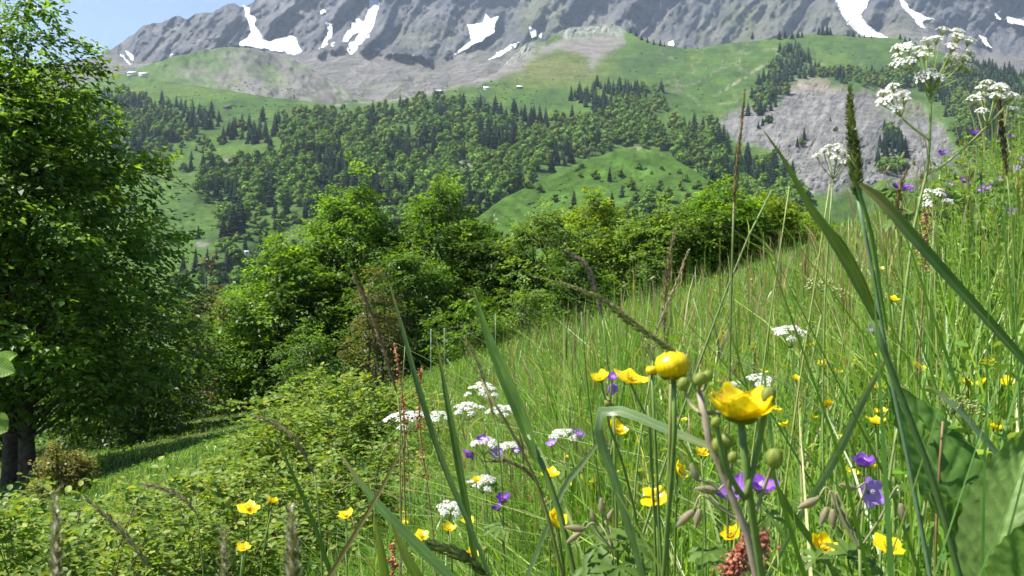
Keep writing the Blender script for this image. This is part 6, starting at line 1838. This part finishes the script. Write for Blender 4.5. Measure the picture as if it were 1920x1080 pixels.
for i, (a, b, c, w, col, lab) in enumerate((((1480, 350), (1455, 520), (1430, 700), 5, (0.22, 0.28, 0.08), 'thin straight pale stem left of the sheathed grass'), ((1556, 345), (1530, 520), (1496, 740), 6, (0.24, 0.28, 0.07), 'thin pale stem crossing the white achillea'), ((1448, 355), (1405, 440), (1345, 590), 7, (0.14, 0.20, 0.06), 'leaning green stem right of the brown spike'),
                                            ((1090, 585), (1098, 690), (1120, 880), 5, ST_D, 'dark thin stem beside the left buttercups'), ((1215, 760), (1222, 860), (1228, 1000), 9, (0.12, 0.16, 0.035), 'green upright stem right of the bent blade'), ((1258, 720), (1255, 860), (1250, 1080), 14, (0.13, 0.16, 0.03), 'broad upright olive stem under the globe buttercup'),
                                            ((1768, 790), (1760, 900), (1752, 1090), 9, (0.20, 0.13, 0.06), 'reddish stem rising in front of the wrinkled leaf'), ((1300, 560), (1330, 640), (1420, 690), 3, (0.22, 0.26, 0.14), 'pale thin bent stem in the right meadow'), ((760, 640), (750, 820), (752, 1000), 4, (0.18, 0.2, 0.07), 'thin stem beside the reddish sorrel'))):
    Dm = (1.0, 1.05, 1.0, 0.95, 0.85, 0.6, 0.8, 1.3, 1.3)[i]
    grass_plant(lab, [], [([(*a, Dm), (*b, Dm), (*c, Dm)], w * 0.5, w, col)])
# extra loose plumes in the middle distance
for (pts, D, rad, col, lab) in (([(1290, 470), (1265, 540), (1235, 610), (1215, 690)], 1.4, 5, (0.36, 0.31, 0.18), 'straw coloured open plume left of the arching one'), ([(1065, 472), (1095, 495), (1115, 540), (1130, 600)], 1.3, 6, (0.22, 0.18, 0.15), 'drooping purplish grass head above the arching plume'), ([(870, 632), (895, 680), (915, 740), (930, 800)], 1.5, 5, (0.34, 0.30, 0.16), 'pale narrow plume left of the broad blade'),
                                ([(480, 780), (525, 800), (560, 835), (590, 890)], 1.1, 6, (0.27, 0.24, 0.13), 'knotted grass head bending over the rose bush'), ([(265, 907), (310, 918), (345, 935), (370, 965)], 1.2, 5, (0.30, 0.27, 0.16), 'drooping grass head above the lower left bush'), ([(158, 932), (200, 968), (240, 1010), (285, 1070)], 0.9, 7, (0.28, 0.27, 0.13), 'feathery grass head at the lower left'),
                                ([(660, 510), (685, 560), (715, 640), (745, 740)], 1.2, 7, (0.18, 0.14, 0.08), 'blurred brown grass head in front of the tree row'), ([(1265, 430), (1256, 480), (1248, 540), (1245, 640)], 1.6, 6, (0.24, 0.19, 0.10), 'brown grass head under the pale round bush'), ([(1700, 180 + 140), (1690, 345), (1682, 380), (1680, 430)], 1.6, 5, (0.20, 0.16, 0.06), 'curled brown green head right of the foxtail'), ([(1872, 180), (1878, 230), (1882, 270), (1888, 330)], 1.1, 6, (0.11, 0.09, 0.05), 'dark brown plantain like head in front of the right umbel'),
                                ([(800, 1020), (850, 1035), (880, 1050), (920, 1085)], 0.75, 12, (0.12, 0.16, 0.05), 'dark green bushy grass head at the bottom edge'), ([(905, 865), (950, 865), (990, 885), (1020, 930)], 1.1, 5, (0.15, 0.13, 0.07), 'thin arched grass head beside the violet geraniums')):
    pl, ft = grass_plant(lab, [], [([(*pts[-1], D), (pts[-1][0] + 10, pts[-1][1] + 90, D), (pts[-1][0] + 14, pts[-1][1] + 190, D)], 3, 4, ST)])
    spike(pl, ft, [(*p, D) for p in pts], rad * 0.75, np.asarray(col) * 1.25, 230, 2.3, int(pts[0][0]), 0.003, np.asarray(col) * 0.7, 'plume', lay=1.5, swid=0.32)


# -- sorrel with reddish fruits
def sorrel(label, pts, D, n, spread, seed, col=((0.42, 0.13, 0.07), (0.50, 0.24, 0.12)), size=0.0022):
    r = np.random.default_rng(seed)
    q = [P(px, py, D) for px, py in pts]; ft = to_ground(q[-1]); root = empty('sorrel', ft, label, 'sorrel', 'reddish sorrel stems')
    stem(root, q + [ft], 0.0012, 0.0018, (0.24, 0.15, 0.07), origin=ft)
    c = catmull(q, 60); g = Geo()
    for k in range(n):
        t = r.uniform(0, 0.75) ** 1.2; b = c[int(t * 59)]
        p = b + r.normal(0, 1, 3) * spread * (0.35 + t) * np.array([1, 1, 1.3])
        V, F = BALLS; A = align(r.normal(0, 1, 3)); g.add((V * (1, 1, 0.35) * size * r.uniform(0.6, 1.3)) @ A.T + p, F, np.array(col[r.integers(0, 2)]) * r.uniform(0.7, 1.3))
        if k % 3 == 0:
            V, F = tube([b, p], 0.0004, 3, False); g.add(V, F, (0.3, 0.16, 0.08))
    g.build('fruits', M_SEED, root, False, ft)


sorrel('reddish sorrel spike left of the flat white flowers', [(740, 650), (752, 720), (758, 800), (752, 950), (750, 1060)], 1.5, 150, 0.007, 951)
sorrel('taller reddish sorrel spike touching the leftmost white flower head', [(790, 690), (786, 740), (790, 830), (800, 900), (812, 1000)], 1.6, 130, 0.008, 952)
sorrel('blurred crimson sorrel head at the bottom beside the thick stem', [(1402, 1018), (1385, 1050), (1372, 1085), (1365, 1150)], 0.5, 420, 0.0045, 953, ((0.36, 0.09, 0.07), (0.44, 0.2, 0.12)), 0.0012)
sorrel('small crimson sorrel tip right of the thick stem', [(1436, 998), (1432, 1020), (1430, 1060)], 0.52, 90, 0.003, 954, ((0.36, 0.09, 0.07), (0.44, 0.2, 0.12)), 0.0011)
sorrel('pinkish sorrel head under the low white umbel at right', [(1736, 400), (1738, 440), (1735, 490), (1730, 560)], 1.4, 130, 0.008, 955, ((0.42, 0.25, 0.14), (0.36, 0.22, 0.10)))
sorrel('reddish sorrel stem at the bottom left of centre', [(735, 1025), (736, 1060), (738, 1100)], 1.1, 60, 0.005, 956)

# -- bud stem of the near buttercup
ft = to_ground(P(1405, 1085, 0.42))
rb = empty('budding_buttercup', ft, 'greyish branching stem with round green buds in front of the buttercups', 'buttercup', 'buttercups near the camera')
mainp = [P(1312, 735, 0.42), P(1312, 775, 0.42), P(1335, 840, 0.42), P(1368, 920, 0.42), P(1400, 1000, 0.42), P(1420, 1090, 0.42), ft]
stem(rb, mainp, 0.0017, 0.0023, (0.27, 0.22, 0.16), origin=ft)
for (px, py, w, j) in ((1281, 720, 22, 1), (1312, 711, 22, 0), (1326, 706, 20, 0), (1347, 836, 25, 3), (1362, 828, 26, 3), (1374, 858, 18, 3), (1452, 860, 32, 4), (1438, 745, 26, 1)):
    q = P(px, py, 0.42 + fr.normal(0, 0.006)); put('bud', BUD_G, rb, q - ft, (fr.normal(0, 0.3), -0.2, 1), w / FX * 0.42)
    stem(rb, [q, (q + mainp[j]) / 2 + (0, 0.002, -0.003), mainp[j]], 0.0007, 0.0011, (0.2, 0.2, 0.09), 'bud_stalk', ft)


# -- big wrinkled leaves at the bottom right
def big_leaf(parent, ft, base, tip, face, width, col, seed, curl=0.2):
    r = np.random.default_rng(seed)
    nu, nv = 64, 33
    base = np.asarray(base, float); tip = np.asarray(tip, float); ax = tip - base; L = np.linalg.norm(ax); ax = ax / L
    s = norm(np.cross(ax, face)); nrm = np.cross(s, ax)
    u = np.linspace(0, 1, nu); v = np.linspace(-1, 1, nv)
    U, Vv = np.meshgrid(u, v, indexing='ij')
    wid = width * np.clip(np.sin(np.pi * np.clip(U * 0.93 + 0.05, 0, 1) ** 0.75), 0, 1) ** 0.8
    wid = wid * (1 + 0.035 * np.sin(U * 60)) 
    ph = (U * 9 - np.abs(Vv) * 1.9)
    vein = np.abs(ph - np.round(ph)) * 2          # 0 on a side vein
    net = fbm(U * 34, Vv * 14, 3, seed)
    h = 0.020 * L * (np.sqrt(np.clip(vein, 0, 1)) - 0.5) * np.clip(np.abs(Vv) * 4, 0, 1) + 0.005 * L * net
    h = h + 0.10 * L * np.abs(Vv) ** 1.4 * 0.8 - curl * L * (U - 0.4) ** 2
    X = base + ax * (U * L)[..., None] + s * (Vv * wid)[..., None] + nrm * h[..., None]
    c = np.asarray(col) * (1 + 0.18 * net)[..., None] + np.array([0.045, 0.06, 0.025]) * np.clip(1 - vein * 3.5, 0, 1)[..., None] + np.array([0.07, 0.09, 0.04]) * np.clip(1 - np.abs(Vv) * 14, 0, 1)[..., None]
    g = Geo(); g.add(X.reshape(-1, 3), grid_faces(nu, nv), c.reshape(-1, 3))
    return g.build('leaf', M_HERB, parent, True, ft)


ft = to_ground(P(1850, 1085, 0.75))
wl = empty('sage_plant', ft, 'plant with large wrinkled green leaves in the bottom right corner', 'plant')
stem(wl, [P(1835, 1085, 0.77), ft], 0.003, 0.003, ST, origin=ft)
big_leaf(wl, ft, P(1830, 1010, 0.78), P(1668, 725, 0.84), (0.35, -1, 0.5), 0.042, (0.075, 0.165, 0.03), 961, 0.15)
big_leaf(wl, ft, P(1850, 1120, 0.70), P(1935, 800, 0.74), (-0.5, -0.9, 0.55), 0.032, (0.14, 0.235, 0.06), 962, 0.2)
big_leaf(wl, ft, P(1890, 1150, 0.66), P(2000, 950, 0.64), (-0.3, -0.8, 0.9), 0.026, (0.11, 0.21, 0.04), 963, 0.25)
big_leaf(wl, ft, P(1840, 1080, 0.74), P(1745, 920, 0.72), (0.1, -1, 0.6), 0.022, (0.08, 0.155, 0.04), 964, 0.2)
# -- two bright leaves poking in at the left edge
ft = to_ground(P(-40, 760, 0.8))
el = empty('hazel_sprig', ft, 'bright green leaves poking in at the left edge before the trunk', 'sprig')
stem(el, [P(-10, 690, 0.8), P(-35, 760, 0.8), ft], 0.0012, 0.002, ST, origin=ft)
big_leaf(el, ft, P(-15, 690, 0.8), P(32, 664, 0.8), (0.2, -0.8, 0.8), 0.011, (0.16, 0.26, 0.04), 965, 0.1)
big_leaf(el, ft, P(-15, 686, 0.79), P(28, 698, 0.79), (0, -0.9, 0.5), 0.010, (0.15, 0.25, 0.04), 966, 0.1)
big_leaf(el, ft, P(-20, 790, 0.8), P(14, 808, 0.8), (0, -0.9, 0.6), 0.012, (0.15, 0.25, 0.04), 967, 0.1)
